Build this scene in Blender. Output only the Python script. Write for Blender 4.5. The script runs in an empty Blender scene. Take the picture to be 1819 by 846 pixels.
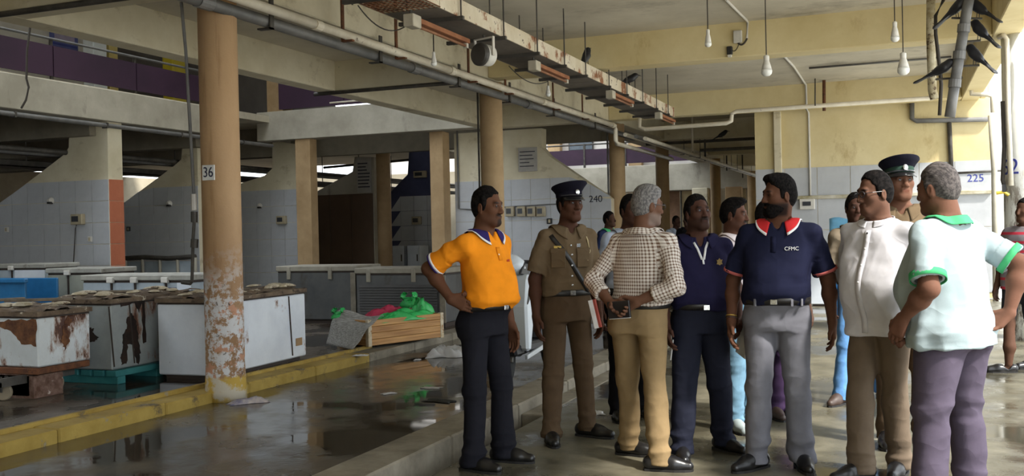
import bpy, bmesh, math, random
import numpy as np
from mathutils import Vector, Matrix
import openvdb

random.seed(7)
rng = np.random.RandomState(11)
scene = bpy.context.scene
COL = scene.collection

# ------------------------------------------------------------------ camera
# world: +Y runs down the hall, +X to the open right side, +Z up, pavement at z=0
F_PX, CX, CY = 1750.0, 909.5, 423.0
_dY = np.array([690.5, 27.0, -F_PX]); _dY /= np.linalg.norm(_dY)
_up = np.array([-0.022, 1.0, (690.5 * -0.022 + 27.0) / F_PX]); _up /= np.linalg.norm(_up)
_dX = np.cross(_dY, _up)
ROT = np.stack([_dX, _dY, _up])
CAM = np.array([0.0, 0.0, 1.41])

def P(x, y, X=None, Y=None, Z=None):
    """measured spot of the photograph -> point of the place, on a known plane"""
    r = ROT @ np.array([x - CX, -(y - CY), -F_PX])
    if X is not None: t = (X - CAM[0]) / r[0]
    elif Y is not None: t = (Y - CAM[1]) / r[1]
    else: t = (Z - CAM[2]) / r[2]
    return Vector(CAM + t * r)

cam_data = bpy.data.cameras.new('camera')
cam_data.sensor_width = 36.0
cam_data.lens = 36.0 * F_PX / 1819.0
cam_data.clip_end = 400
cam = bpy.data.objects.new('camera', cam_data)
m4 = Matrix([list(ROT[0]) + [CAM[0]], list(ROT[1]) + [CAM[1]], list(ROT[2]) + [CAM[2]], [0, 0, 0, 1]])
cam.matrix_world = m4
COL.objects.link(cam)
scene.camera = cam

# ------------------------------------------------------------------ sky light and exposure
world = bpy.data.worlds.new('overcast_sky')
scene.world = world
world.use_nodes = True
wn = world.node_tree.nodes
bg = wn['Background']
bg.inputs['Color'].default_value = (0.88, 0.95, 1.0, 1)
bg.inputs['Strength'].default_value = 3.0
sun_data = bpy.data.lights.new('sun', 'SUN')
sun_data.energy = 7.0; sun_data.angle = math.radians(5); sun_data.color = (1.0, 0.96, 0.88)
sun = bpy.data.objects.new('sun', sun_data); COL.objects.link(sun)
sun.rotation_euler = Vector((0.62, -0.30, 0.74)).to_track_quat('Z', 'Y').to_euler()
scene.view_settings.view_transform = 'Standard'
scene.view_settings.look = 'None'
scene.view_settings.gamma = 1.0
scene.view_settings.use_curve_mapping = False
scene.view_settings.exposure = 0.15

# ------------------------------------------------------------------ materials
def srgb(r, g, b):
    f = lambda c: (c / 255 / 12.92) if c / 255 <= 0.04045 else ((c / 255 + 0.055) / 1.055) ** 2.4
    return (f(r), f(g), f(b), 1.0)

class NT:
    def __init__(s, name):
        s.m = bpy.data.materials.new(name); s.m.use_nodes = True
        s.t = s.m.node_tree; s.n = s.t.nodes; s.b = s.n['Principled BSDF']
        s.tc = s.n.new('ShaderNodeTexCoord')
    def link(s, a, b): s.t.links.new(a, b)
    def mapping(s, scale=(1, 1, 1), src='Object'):
        mp = s.n.new('ShaderNodeMapping'); mp.inputs['Scale'].default_value = scale
        s.link(s.tc.outputs[src], mp.inputs['Vector']); return mp.outputs[0]
    def noise(s, vec, scale, detail=5, rough=0.6):
        n = s.n.new('ShaderNodeTexNoise'); n.inputs['Scale'].default_value = scale
        n.inputs['Detail'].default_value = detail; n.inputs['Roughness'].default_value = rough
        if vec is not None: s.link(vec, n.inputs['Vector'])
        return n.outputs['Fac']
    def ramp(s, fac, a, b, ca=(0, 0, 0, 1), cb=(1, 1, 1, 1)):
        r = s.n.new('ShaderNodeValToRGB'); e = r.color_ramp.elements
        e[0].position = a; e[1].position = b; e[0].color = ca; e[1].color = cb
        s.link(fac, r.inputs[0]); return r.outputs[0]
    def mr(s, val, a, b, flip=False):
        m = s.n.new('ShaderNodeMapRange'); m.inputs[1].default_value = a; m.inputs[2].default_value = b
        if flip: m.inputs[3].default_value = 1.0; m.inputs[4].default_value = 0.0
        s.link(val, m.inputs[0]); return m.outputs[0]
    def mix(s, fac, a, b, mode='MIX'):
        m = s.n.new('ShaderNodeMix'); m.data_type = 'RGBA'; m.blend_type = mode
        for sock, v in ((m.inputs[0], fac), (m.inputs[6], a), (m.inputs[7], b)):
            if hasattr(v, 'links') or hasattr(v, 'is_linked'): s.link(v, sock)
            else: sock.default_value = v
        return m.outputs[2]
    def math(s, op, a, b=None, c=None):
        m = s.n.new('ShaderNodeMath'); m.operation = op
        for i, v in enumerate((a, b, c)):
            if v is None: continue
            if hasattr(v, 'is_linked'): s.link(v, m.inputs[i])
            else: m.inputs[i].default_value = v
        return m.outputs[0]
    def sep(s, src='Object'):
        q = s.n.new('ShaderNodeSeparateXYZ'); s.link(s.tc.outputs[src], q.inputs[0]); return q.outputs
    def bump(s, fac, strength=0.2, dist=0.02):
        b = s.n.new('ShaderNodeBump'); b.inputs['Strength'].default_value = strength; b.inputs['Distance'].default_value = dist
        s.link(fac, b.inputs['Height']); s.link(b.outputs[0], s.b.inputs['Normal'])
    def color(s, c):
        if hasattr(c, 'is_linked'): s.link(c, s.b.inputs['Base Color'])
        else: s.b.inputs['Base Color'].default_value = c
    def set(s, rough=0.7, metal=0.0, spec=None):
        if hasattr(rough, 'is_linked'): s.link(rough, s.b.inputs['Roughness'])
        else: s.b.inputs['Roughness'].default_value = rough
        s.b.inputs['Metallic'].default_value = metal
        if spec is not None: s.b.inputs['Specular IOR Level'].default_value = spec

MATS = {}
def mottled(name, c1, c2, scale=2.0, rough=0.8, metal=0.0, bump=0.15, spots=None, stretch=(1, 1, 1), lo=0.35, hi=0.65, spec=None):
    """two-tone mottled surface; spots = (colour, scale, threshold, softness, stretch)"""
    if name in MATS: return MATS[name]
    s = NT(name)
    v = s.mapping(stretch)
    f = s.noise(v, scale, 6, 0.65)
    c = s.ramp(f, lo, hi, c1, c2)
    for sp in (spots or []):
        v2 = s.mapping(sp[4] if len(sp) > 4 else (1, 1, 1))
        k = s.ramp(s.noise(v2, sp[1], 7, 0.7), sp[2], sp[2] + sp[3])
        c = s.mix(k, c, sp[0])
    s.color(c); s.set(rough, metal, spec)
    if bump: s.bump(s.noise(s.mapping(), scale * 9, 4), bump, 0.01)
    MATS[name] = s.m
    return s.m

def plain(name, c, rough=0.6, metal=0.0, var=0.12, scale=6, bump=0.05, spec=None):
    d = tuple(max(0, x * (1 - var)) for x in c[:3]) + (1,)
    e = tuple(min(1, x * (1 + var)) for x in c[:3]) + (1,)
    return mottled(name, d, e, scale, rough, metal, bump, spec=spec)

# walls, beams, slabs
cream = mottled('cream_painted_concrete', srgb(204, 193, 164), srgb(222, 213, 188), 1.2, 0.85, bump=0.1,
                spots=[(srgb(150, 132, 98), 1.8, 0.57, 0.2, (1, 1, 1.5)), (srgb(75, 66, 50), 7, 0.71, 0.05)])
yellow_wall = mottled('yellow_painted_wall', srgb(208, 190, 142), srgb(226, 211, 168), 0.9, 0.85, bump=0.1,
                spots=[(srgb(168, 140, 88), 1.6, 0.60, 0.2, (1, 1, 0.5)), (srgb(70, 60, 45), 5, 0.73, 0.04, (0.6, 1, 1.6))])
ceil_mat = mottled('stained_ceiling_paint', srgb(186, 178, 160), srgb(214, 206, 188), 0.6, 0.9, bump=0.05,
                spots=[(srgb(130, 122, 108), 0.9, 0.56, 0.25, (1, 1.6, 1))])
grey_conc = mottled('bare_grey_concrete', srgb(158, 152, 138), srgb(184, 178, 164), 1.2, 0.9, bump=0.12,
                spots=[(srgb(98, 92, 82), 2.2, 0.6, 0.2, (1, 1, 0.3))])
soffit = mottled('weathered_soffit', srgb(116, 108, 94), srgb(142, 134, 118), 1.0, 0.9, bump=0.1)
column_mat = None
def make_column_mat():
    s = NT('worn_column_paint')
    v = s.mapping((1, 1, 1)); z = s.sep()[2]
    base = s.ramp(s.noise(s.mapping((1, 1, 0.35)), 2.2, 6), 0.3, 0.7, srgb(172, 138, 100), srgb(194, 160, 122))
    drip = s.ramp(s.noise(s.mapping((3, 3, 0.25)), 3.0, 5), 0.55, 0.75)
    base = s.mix(drip, base, srgb(140, 104, 68))
    # grime band and peeled paint rise from the foot of the column
    zz = s.math('ADD', z, s.math('MULTIPLY', s.noise(v, 6, 6, 0.7), 0.7))
    grime = s.mr(zz, 1.3, 2.1, True)
    base = s.mix(s.math('MULTIPLY', grime, 0.55), base, srgb(128, 92, 62))
    peel = s.math('MULTIPLY', s.ramp(s.noise(v, 9, 8, 0.75), 0.47, 0.52), s.mr(s.math('ADD', z, s.math('MULTIPLY', s.noise(v, 3, 4), 0.8)), 1.2, 1.7, True))
    base = s.mix(peel, base, srgb(206, 206, 208))
    pinkp = s.math('MULTIPLY', s.ramp(s.noise(v, 7.3, 6, 0.7), 0.55, 0.6), s.mr(z, .8, 1.3, True))
    base = s.mix(pinkp, base, srgb(190, 140, 112))
    dark = s.math('MULTIPLY', s.ramp(s.noise(v, 12, 6, 0.7), 0.6, 0.66), s.mr(z, .9, 1.4, True))
    base = s.mix(dark, base, srgb(82, 66, 54))
    foot = s.mr(s.math('ADD', z, s.math('MULTIPLY', s.noise(v, 14, 4), 0.12)), .24, .27, True)
    base = s.mix(foot, base, s.ramp(s.noise(v, 8, 6), 0.45, 0.55, srgb(190, 158, 70), srgb(196, 188, 170)))
    s.color(base); s.set(0.75); s.bump(s.noise(v, 22, 6), 0.3, 0.01)
    return s.m
column_mat = make_column_mat()
column_plain = mottled('peach_column_paint', srgb(160, 132, 96), srgb(184, 156, 118), 1.6, 0.8, bump=0.12,
                spots=[(srgb(136, 104, 70), 2.6, 0.6, 0.2, (2, 2, 0.4))])
tile_white = mottled('white_glazed_tile', srgb(176, 178, 182), srgb(200, 202, 206), 0.7, 0.35, bump=0.02,
                spots=[(srgb(140, 136, 128), 2.5, 0.62, 0.14, (1, 1, 0.4))])
grout = plain('tile_grout', srgb(128, 126, 122), 0.9)
tile_orange = mottled('terracotta_tile', srgb(176, 98, 70), srgb(196, 120, 88), 1.5, 0.5, bump=0.03)
brown_panel = mottled('brown_board', srgb(78, 62, 50), srgb(96, 76, 60), 1.0, 0.6, bump=0.05)
blue_paint = mottled('dark_blue_paint', srgb(58, 62, 92), srgb(80, 84, 116), 1.0, 0.7, bump=0.05)
purple_paint = mottled('purple_railing_paint', srgb(46, 24, 46), srgb(60, 34, 58), 0.8, 0.7, bump=0.05)
dark_metal = mottled('dark_painted_steel', srgb(58, 54, 50), srgb(84, 80, 74), 5, 0.6, 0.2, 0.1)
grey_pipe = mottled('grey_pvc_pipe', srgb(92, 92, 92), srgb(116, 114, 112), 4, 0.5, 0.0, 0.05, spots=[(srgb(190, 186, 176), 20, 0.70, 0.04)])
white_pipe = mottled('white_pvc_pipe', srgb(206, 196, 176), srgb(228, 220, 204), 3, 0.5, 0.0, 0.05, spots=[(srgb(90, 72, 52), 9, 0.64, 0.08)])
rust_iron = mottled('rusted_iron', srgb(82, 52, 36), srgb(124, 78, 48), 9, 0.85, 0.1, 0.3, spots=[(srgb(48, 36, 30), 14, 0.58, 0.1)])
tray_side = mottled('peeling_cream_tray', srgb(190, 176, 150), srgb(214, 204, 184), 2.0, 0.8, 0, 0.2,
                spots=[(srgb(132, 84, 52), 3.0, 0.53, 0.07), (srgb(64, 48, 38), 8, 0.61, 0.04)])
tray_under = mottled('dusty_tray_metal', srgb(96, 88, 80), srgb(122, 114, 104), 2.0, 0.8, 0.1, 0.15, spots=[(srgb(70, 56, 46), 4, 0.6, 0.1)])
kerb_yellow = mottled('worn_yellow_kerb_paint', srgb(150, 124, 52), srgb(178, 152, 76), 3, 0.75, 0, 0.25,
                spots=[(srgb(92, 78, 56), 4.5, 0.57, 0.1), (srgb(150, 140, 118), 9, 0.62, 0.05)])
kerb_grey = mottled('worn_kerb_concrete', srgb(108, 100, 86), srgb(146, 138, 122), 3, 0.8, 0, 0.25, spots=[(srgb(70, 62, 52), 4, 0.6, 0.12)])

def wet_floor(name, dry1, dry2, wetc, wet_at, soft, sc=0.6, rough_dry=0.55, rough_wet=0.06):
    s = NT(name)
    v = s.mapping()
    big = s.noise(v, sc, 6, 0.6)
    c = s.ramp(s.noise(v, 2.3, 8, 0.72), 0.35, 0.68, dry1, dry2)
    grit = s.ramp(s.noise(v, 26, 5, 0.7), 0.62, 0.72)
    c = s.mix(s.math('MULTIPLY', grit, 0.35), c, srgb(60, 52, 42))
    w = s.ramp(big, wet_at, wet_at + soft)
    c = s.mix(s.math('MULTIPLY', w, 0.8), c, wetc)
    s.color(c)
    r = s.math('ADD', s.math('MULTIPLY', w, rough_wet - rough_dry), rough_dry)
    s.set(r)
    # the water film is flat, the dry crust is rough
    hgt = s.math('MULTIPLY', s.noise(v, 18, 6, 0.7), s.math('SUBTRACT', 1.0, w))
    s.bump(hgt, 0.35, 0.01)
    return s.m
road_mat = wet_floor('wet_dirty_road', srgb(82, 74, 62), srgb(120, 110, 94), srgb(58, 52, 45), 0.36, 0.16, 0.55, 0.42, 0.04)
pave_mat = wet_floor('damp_pavement', srgb(84, 80, 66), srgb(124, 118, 100), srgb(62, 59, 48), 0.43, 0.14, 0.8, 0.5, 0.10)
plat_mat = wet_floor('wet_platform', srgb(70, 60, 50), srgb(104, 92, 78), srgb(48, 42, 37), 0.40, 0.14, 0.9, 0.4, 0.06)
outside_mat = mottled('outside_concrete', srgb(186, 184, 174), srgb(214, 212, 204), 0.8, 0.6, bump=0.1)

# ------------------------------------------------------------------ mesh helpers
class MB:
    """collects shapes of one object"""
    def __init__(s): s.v = []; s.f = []
    def add(s, vs, fs):
        o = len(s.v); s.v += [tuple(p) for p in vs]; s.f += [tuple(i + o for i in q) for q in fs]; return s
    def box(s, lo, hi, rz=0, c=None):
        x0, y0, z0 = lo; x1, y1, z1 = hi
        vs = [(x0, y0, z0), (x1, y0, z0), (x1, y1, z0), (x0, y1, z0), (x0, y0, z1), (x1, y0, z1), (x1, y1, z1), (x0, y1, z1)]
        if rz:
            cx_, cy_ = (c or ((x0 + x1) / 2, (y0 + y1) / 2)); ca, sa = math.cos(rz), math.sin(rz)
            vs = [(cx_ + (x - cx_) * ca - (y - cy_) * sa, cy_ + (x - cx_) * sa + (y - cy_) * ca, z) for x, y, z in vs]
        return s.add(vs, [(0, 3, 2, 1), (4, 5, 6, 7), (0, 1, 5, 4), (1, 2, 6, 5), (2, 3, 7, 6), (3, 0, 4, 7)])
    def tube(s, pts, r, n=8, cap=True, r1=None):
        pts = [Vector(p) for p in pts]; rings = []
        up = Vector((0, 0, 1))
        for i, p in enumerate(pts):
            d = (pts[min(i + 1, len(pts) - 1)] - pts[max(i - 1, 0)]).normalized()
            a = d.cross(up) if abs(d.z) < 0.95 else d.cross(Vector((1, 0, 0)))
            a.normalize(); b = a.cross(d)
            rr = r if r1 is None else r + (r1 - r) * i / (len(pts) - 1)
            rings.append([p + a * (rr * math.cos(2 * math.pi * k / n)) + b * (rr * math.sin(2 * math.pi * k / n)) for k in range(n)])
        vs = [q for g in rings for q in g]; fs = []
        for i in range(len(pts) - 1):
            for k in range(n):
                fs.append((i * n + k, i * n + (k + 1) % n, (i + 1) * n + (k + 1) % n, (i + 1) * n + k))
        if cap:
            fs.append(tuple(range(n))[::-1]); fs.append(tuple((len(pts) - 1) * n + k for k in range(n)))
        return s.add(vs, fs)
    def lathe(s, prof, n=24, c=(0, 0, 0), sx=1, sy=1, cap=True):
        vs = []; fs = []
        for r, z in prof:
            for k in range(n):
                a = 2 * math.pi * k / n
                vs.append((c[0] + r * sx * math.cos(a), c[1] + r * sy * math.sin(a), c[2] + z))
        for i in range(len(prof) - 1):
            for k in range(n):
                fs.append((i * n + k, i * n + (k + 1) % n, (i + 1) * n + (k + 1) % n, (i + 1) * n + k))
        if cap:
            fs.append(tuple(range(n))[::-1]); fs.append(tuple((len(prof) - 1) * n + k for k in range(n)))
        return s.add(vs, fs)
    def prism(s, poly, axis, t0, t1):
        """polygon in the two other axes, extruded along axis from t0 to t1"""
        n = len(poly); vs = []
        for t in (t0, t1):
            for a, b in poly:
                vs.append({'x': (t, a, b), 'y': (a, t, b), 'z': (a, b, t)}[axis])
        fs = [tuple(range(n))[::-1], tuple(range(n, 2 * n))] + [(k, (k + 1) % n, n + (k + 1) % n, n + k) for k in range(n)]
        return s.add(vs, fs)
    def grid(s, fn, nu, nv):
        vs = [fn(i / (nu - 1), j / (nv - 1)) for i in range(nu) for j in range(nv)]
        fs = [(i * nv + j, i * nv + j + 1, (i + 1) * nv + j + 1, (i + 1) * nv + j) for i in range(nu - 1) for j in range(nv - 1)]
        return s.add(vs, fs)
    def mesh(s, name, bevel=0, smooth=False, origin=None, mat=None):
        o = Vector(origin) if origin is not None else Vector()
        me = bpy.data.meshes.new(name)
        me.from_pydata([tuple(Vector(p) - o) for p in s.v], [], s.f)
        bm = bmesh.new(); bm.from_mesh(me)
        bmesh.ops.recalc_face_normals(bm, faces=bm.faces)
        if bevel:
            bmesh.ops.bevel(bm, geom=[e for e in bm.edges if e.is_manifold and e.calc_face_angle(0) > 0.6], offset=bevel, segments=1, affect='EDGES', profile=0.6)
        bm.to_mesh(me); bm.free()
        if smooth: me.shade_smooth()
        if mat: me.materials.append(mat)
        return me
    def build(s, name, mat, parent=None, bevel=0, smooth=False, origin=None):
        me = s.mesh(name, bevel, smooth, origin, mat)
        return link(name, me, parent, origin)

def link(name, me, parent=None, loc=None):
    o = bpy.data.objects.new(name, me); COL.objects.link(o)
    if loc is not None: o.location = loc
    if parent is not None:
        o.parent = parent
    return o

def empty(name, loc=(0, 0, 0), rz=0.0):
    o = bpy.data.objects.new(name, None); COL.objects.link(o)
    o.location = loc; o.rotation_euler = (0, 0, rz); o.empty_display_size = 0.1
    return o

def tag(o, label, cat, group=None):
    o['label'] = label; o['category'] = cat
    if group: o['group'] = group
    return o

def struct(o, label=None):
    o['kind'] = 'structure'
    if label: o['label'] = label
    return o

def text_mesh(txt, size, depth=0.002):
    cu = bpy.data.curves.new('lettering', 'FONT'); cu.body = txt; cu.size = size; cu.extrude = depth
    cu.align_x = 'CENTER'; cu.align_y = 'CENTER'
    ob = bpy.data.objects.new('lettering', cu); COL.objects.link(ob)
    dg = bpy.context.evaluated_depsgraph_get()
    me = bpy.data.meshes.new_from_object(ob.evaluated_get(dg))
    bpy.data.objects.remove(ob)
    return me

def lettering(txt, size, mat, loc, rot, parent=None, depth=0.002, sx=1.0):
    me = text_mesh(txt, size, depth); me.materials.clear(); me.materials.append(mat)
    o = link('lettering', me, parent)
    o.location = loc; o.rotation_euler = rot; o.scale = (sx, 1, 1)
    return o
# ================================================================== STRUCTURE
ZB, ZC = 3.60, 4.05            # beam undersides, ceiling
XC = -5.6                      # column row
T_Y = [7.13, 13.13, 19.35]     # transverse beam centre lines
XL2, XR = -7.95, 1.05          # inner faces of the edge beams
# floors
struct(MB().box((-5.62, -30, -0.25), (-3.05, 60, -0.02)).build('floor', road_mat), 'wet sunken road between the kerbs')
struct(MB().box((-2.56, -30, -0.25), (2.3, 19.9, 0.0)).build('floor', pave_mat), 'damp worn pavement the group stands on')
struct(MB().box((-2.56, 19.9, -0.25), (1.6, 60, -0.004)).build('floor', pave_mat))
struct(MB().box((-60, -30, -0.25), (-5.84, 60, 0.10)).build('floor', plat_mat), 'wet raised platform under the freezers')
struct(MB().box((2.3, -60, -0.3), (70, 90, -0.03)).build('floor', outside_mat), 'pale concrete yard outside the hall')
# gutter between pavement and kerb
struct(MB().box((-2.74, -30, -0.25), (-2.56, 60, -0.16)).build('floor', plat_mat), 'bottom of the open gutter')
gc = None
for k, (y0, y1) in enumerate([(7.05, 8.2), (8.22, 9.4), (9.42, 10.6), (10.62, 12.2), (12.22, 14.5), (14.52, 19.5), (19.52, 60)]):
    o = MB().box((-2.74, y0, -0.16), (-2.56, y1, 0.004)).build('gutter_slab', kerb_grey, bevel=0.008)
    if gc is None: gc = struct(o, 'row of concrete slabs that cover the gutter')
    else: o.parent = gc
def kerb(name, x0, x1, z0, z1, cuts, matfn, label):
    root = None
    for k in range(len(cuts) - 1):
        a, b = cuts[k], cuts[k + 1]
        o = MB().box((x0, a + 0.004, z0), (x1, b - 0.004, z1 + random.uniform(-.004, .004))).build('kerb_block', matfn((a + b) / 2), bevel=0.012)
        if root is None: root = struct(o, label); o.name = name
        else: o.parent = root
    return root
near_cuts = [-30, 1, 2.2, 3.4, 4.6, 5.8, 7.0, 8.2, 9.4, 10.6, 11.8, 13, 15, 17, 19.5, 25, 40]
kerb('kerb_near', -3.05, -2.74, -0.25, 0.09, near_cuts, lambda y: kerb_grey, 'low concrete kerb beside the pavement')
far_cuts = [-30, 2, 3.1, 4.2, 5.3, 6.4, 7.5, 8.6, 9.7, 10.8, 11.9, 13, 14.5, 16, 19, 25, 40]
kerb('kerb_far', -5.86, -5.58, -0.25, 0.075, far_cuts, lambda y: kerb_yellow if y < 10 else kerb_grey, 'yellow painted kerb at the foot of the columns')
struct(MB().box((-5.88, -4, 0.0), (-5.83, 10.2, 0.106)).build('trim_1', kerb_yellow, bevel=0.006), 'thin yellow edge of the platform')
# ceiling slabs
struct(MB().box((-8.2, -30, ZC), (1.45, 19.9, ZC + 0.18)).build('ceiling', ceil_mat), 'stained cream ceiling slab of the hall')
struct(MB().box((-6.6, 19.9, ZC), (1.45, 60, ZC + 0.18)).build('ceiling', ceil_mat))
struct(MB().box((-30, -30, ZC), (-13.55, 32, ZC + 0.15)).build('ceiling', ceil_mat), 'slab under the upper gallery')
struct(MB().box((-30, -30, 7.6), (-13.4, 31.0, 7.8)).build('ceiling', grey_conc), 'unseen roof over the upper gallery, its edge set for daylight in the well')  # out-of-view roof, its edge placed to steer daylight into the well
struct(MB().box((-13.4, 17.5, 7.6), (-7.0, 31.0, 7.8)).build('ceiling', grey_conc))  # unseen roof piece added to shade the stalls past the well
struct(MB().box((-8.2, -30, 4.23), (1.45, 60, 14.0)).build('ceiling', grey_conc), 'unseen upper storey above the hall, made tall to block the sun')  # storey out of view, raised to keep sun out of the well
struct(MB().box((-8.2, 19.0, 4.23), (-6.6, 21.0, 7.8)).build('ceiling', grey_conc))
# unseen wall added behind the viewer to block light
struct(MB().box((-8.2, -3.3, -0.1), (1.3, -3.0, ZC)).build('wall_near_blocker', yellow_wall), 'unseen yellow wall added behind the viewer to block light')
# beams
def beam(lo, hi, mat, label=None):
    return struct(MB().box(lo, hi).build('beam', mat, bevel=0.012), label)
beam((XC - 0.17, -30, ZB), (XC + 0.17, 19.2, ZC + .02), cream, 'long cream beam over the column row')
beam((XC - 0.15, 19.2, ZB + .03), (XC + 0.15, 60, ZC + .02), cream)
for y in T_Y:
    beam((XL2 - .3, y - 0.17, ZB + .002), (XC - 0.17, y + 0.17, ZC + .02), cream)
    beam((XC + 0.17, y - 0.17, ZB + .002), (1.05, y + 0.17, ZC + .02), yellow_wall)
beam((XL2 - 0.30, -30, ZB), (XL2, 19.2, ZC + .02), cream, 'cream edge beam of the open well')
beam((XR, -30, ZB), (XR + 0.3, 20.2, ZC + .02), yellow_wall, 'edge beam on the open side of the hall')
for y in T_Y[1:]:
    beam((XR + 0.3, y - 0.17, ZB + .002), (1.45, y + 0.17, ZC + .02), yellow_wall)
# far transverse band of the open well (bare concrete) and gallery bands
beam((-13.9, 19.18, ZB + .03), (XL2 - .33, 19.55, 4.30), grey_conc, 'bare concrete band across the end of the open well')
beam((-13.85, -30, ZB), (-13.5, 17.9, 4.18), grey_conc, 'bare concrete edge band of the upper gallery')
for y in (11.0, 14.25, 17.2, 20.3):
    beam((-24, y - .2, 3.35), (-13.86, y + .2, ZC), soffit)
# columns
def column(x, y, r, z0, z1, mat, label, n=36, group=None):
    prof = [(r * 1.06, z0), (r * 1.06, z0 + 0.1), (r * 1.0, z0 + 0.32)] if mat is column_mat else [(r, z0)]
    prof += [(r * 1.0, z0 + .9), (r, (z0 + z1) / 2), (r, z1)]
    c = MB().lathe(prof, n).build('round_column', mat, smooth=False)
    for p in c.data.polygons: p.use_smooth = len(p.vertices) == 4
    c.location = (x, y, 0)
    return tag(c, label, 'column', group)
column(XC + .03, 7.15, 0.168, -0.03, ZB, column_mat, 'peach round column with peeling foot and number plate on it')
col_px = [(875, 'peach round column directly behind the man in orange'), (1097, 'peach round column behind the checked shirt man, beside the wall numbered 240'),
          (1177, 'slim peach round column rising behind the grey-haired man'), (1271, 'distant peach round column above the frowning man in navy'), (1335, 'farthest peach round column beside the yellow wall')]
for px, lab in col_px:
    c_ = P(px, 330, X=XC)
    column(XC, c_.y, 0.168, -0.03, ZB + .04, column_plain, lab, 28)
# right open-side column
def right_column():
    s = NT('sunlit_white_column_paint'); v = s.mapping(); z = s.sep()[2]
    c = s.ramp(s.noise(v, 1.6, 5), 0.3, 0.7, srgb(214, 214, 208), srgb(236, 236, 232))
    dirt = s.math('MULTIPLY', s.ramp(s.noise(s.mapping((2, 2, .6)), 5, 7, .75), .45, .55), s.mr(z, 1.6, 2.2, True))
    c = s.mix(dirt, c, srgb(120, 108, 96)); s.color(c); s.set(.7); return s.m
column(1.40, 13.13, 0.25, -0.03, ZB, right_column(), 'pale sunlit round column at the right edge marked 62')
# ---- tiled walls
def tiled_wall(name, x0, x1, y0, thick, ztop, tile_top, upper, label, poly=None, tw=0.4, th=0.4, tmat=tile_white, zbase=0.12, facing=-1, kind_tile='wall_tile'):
    """wall facing -Y at y0; poly = outline (x,z) when the top is cut to a slope"""
    poly = poly or [(x0, zbase - .1), (x1, zbase - .1), (x1, ztop), (x0, ztop)]
    w = MB().prism(poly, 'y', y0, y0 + thick).build(name, upper, bevel=0.004)
    struct(w, label)
    # backing of grout below the tile line
    def top_at(x):
        best = -9
        n = len(poly)
        for i in range(n):
            (xa, za), (xb, zb) = poly[i], poly[(i + 1) % n]
            if min(xa, xb) - 1e-6 <= x <= max(xa, xb) + 1e-6 and abs(xa - xb) > 1e-6:
                best = max(best, za + (zb - za) * (x - xa) / (xb - xa))
        return best
    if tmat is None: return w
    x = x1; meshes = {}
    while x > x0 + 0.05:
        xa = max(x0, x - tw)
        z = tile_top
        while z > zbase + 0.02:
            za = max(zbase, z - th)
            ta, tb = min(z, top_at(xa + 1e-3)), min(z, top_at(x - 1e-3))
            if max(ta, tb) > za + 0.03:
                g = 0.004; d = 0.012 + random.uniform(0, .003)
                if ta > z - 1e-4 and tb > z - 1e-4:
                    key = (round(x - xa, 3), round(z - za, 3))
                    if key not in meshes:
                        meshes[key] = MB().box((g, -0.013, g), (x - xa - g, 0.002, z - za - g)).mesh(kind_tile, mat=tmat, bevel=0.002)
                    o = link(kind_tile, meshes[key], w, (xa, y0 + random.uniform(-.001, .001), za))
                else:
                    pts = [(xa + g, za + g), (x - g, za + g)]
                    if tb > za + .02: pts.append((x - g, tb - g))
                    if ta > za + .02: pts.append((xa + g, ta - g))
                    MB().prism(pts, 'y', y0 - .013, y0 + .002).build(kind_tile, tmat, w)
            z = za
        x = xa
    return w
TL = 2.54
def fin_poly(x1, y, pts):
    """outline of a stall partition from measured spots of its sloping top, lower corners added"""
    q = [P(px, py, Y=y) for px, py in pts]
    return [(a.x, a.z) for a in q]
# stall partitions along X = -13.4, each with its sloping cut-out
Y1 = 14.2
xr = P(193, 320, Y=Y1).x
pl = fin_poly(xr, Y1, [(122, 208), (122, 262), (112, 276), (0, 362)])
pl = [(-19.5, 0.0), (xr, 0.0), (xr, P(193, 199, Y=Y1).z), pl[0], pl[1], pl[2], pl[3], (-17.2, 1.55), (-19.5, 1.5)]
w1 = tiled_wall('wall_stall_1', -17.4, xr, Y1, 0.36, 0, TL, cream, 'first stall partition, white tiles below, cream sloping top', pl)
# terracotta tiled end of that partition
endm = MB().box((-0.002, 0.004, 0.004), (0.014, 0.356, 0.396)).mesh('wall_tile', mat=tile_orange, bevel=0.002)
z = TL - .4
while z > 0.1:
    link('wall_tile', endm, w1, (xr, Y1, z)); z -= 0.4
Y2 = 17.2
xr2 = P(352, 330, Y=Y2).x
q = fin_poly(0, Y2, [(325, 236), (322, 283), (310, 294), (213, 366)])
tiled_wall('wall_stall_2', -18, xr2, Y2, 0.3, 0, TL, cream, 'second stall partition behind the worn column', [(-19.5, 0), (xr2, 0), (xr2, 3.6)] + q + [(-18.6, 1.4), (-19.5, 1.4)])
Y3 = 20.05
xr3 = P(530, 336, Y=Y3).x
q = fin_poly(0, Y3, [(484, 250), (483, 300), (470, 312), (416, 330)])
tiled_wall('wall_stall_3', -18.5, xr3, Y3, 0.3, 0, TL, cream, 'third stall partition beside the square pillar', [(-19.5, 0), (xr3, 0), (xr3, 3.6)] + q + [(-19, 1.6), (-19.5, 1.6)])
# square pillar at the corner of the well
a, b = P(527, 300, Y=19.3), P(553, 300, Y=19.3)
tag(MB().box((a.x, 19.25, 0.1), (b.x, 19.55, ZB + .04)).build('square_pillar', column_plain, bevel=0.01), 'peach square pillar under the concrete band, beside the brown board', 'pillar')
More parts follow.
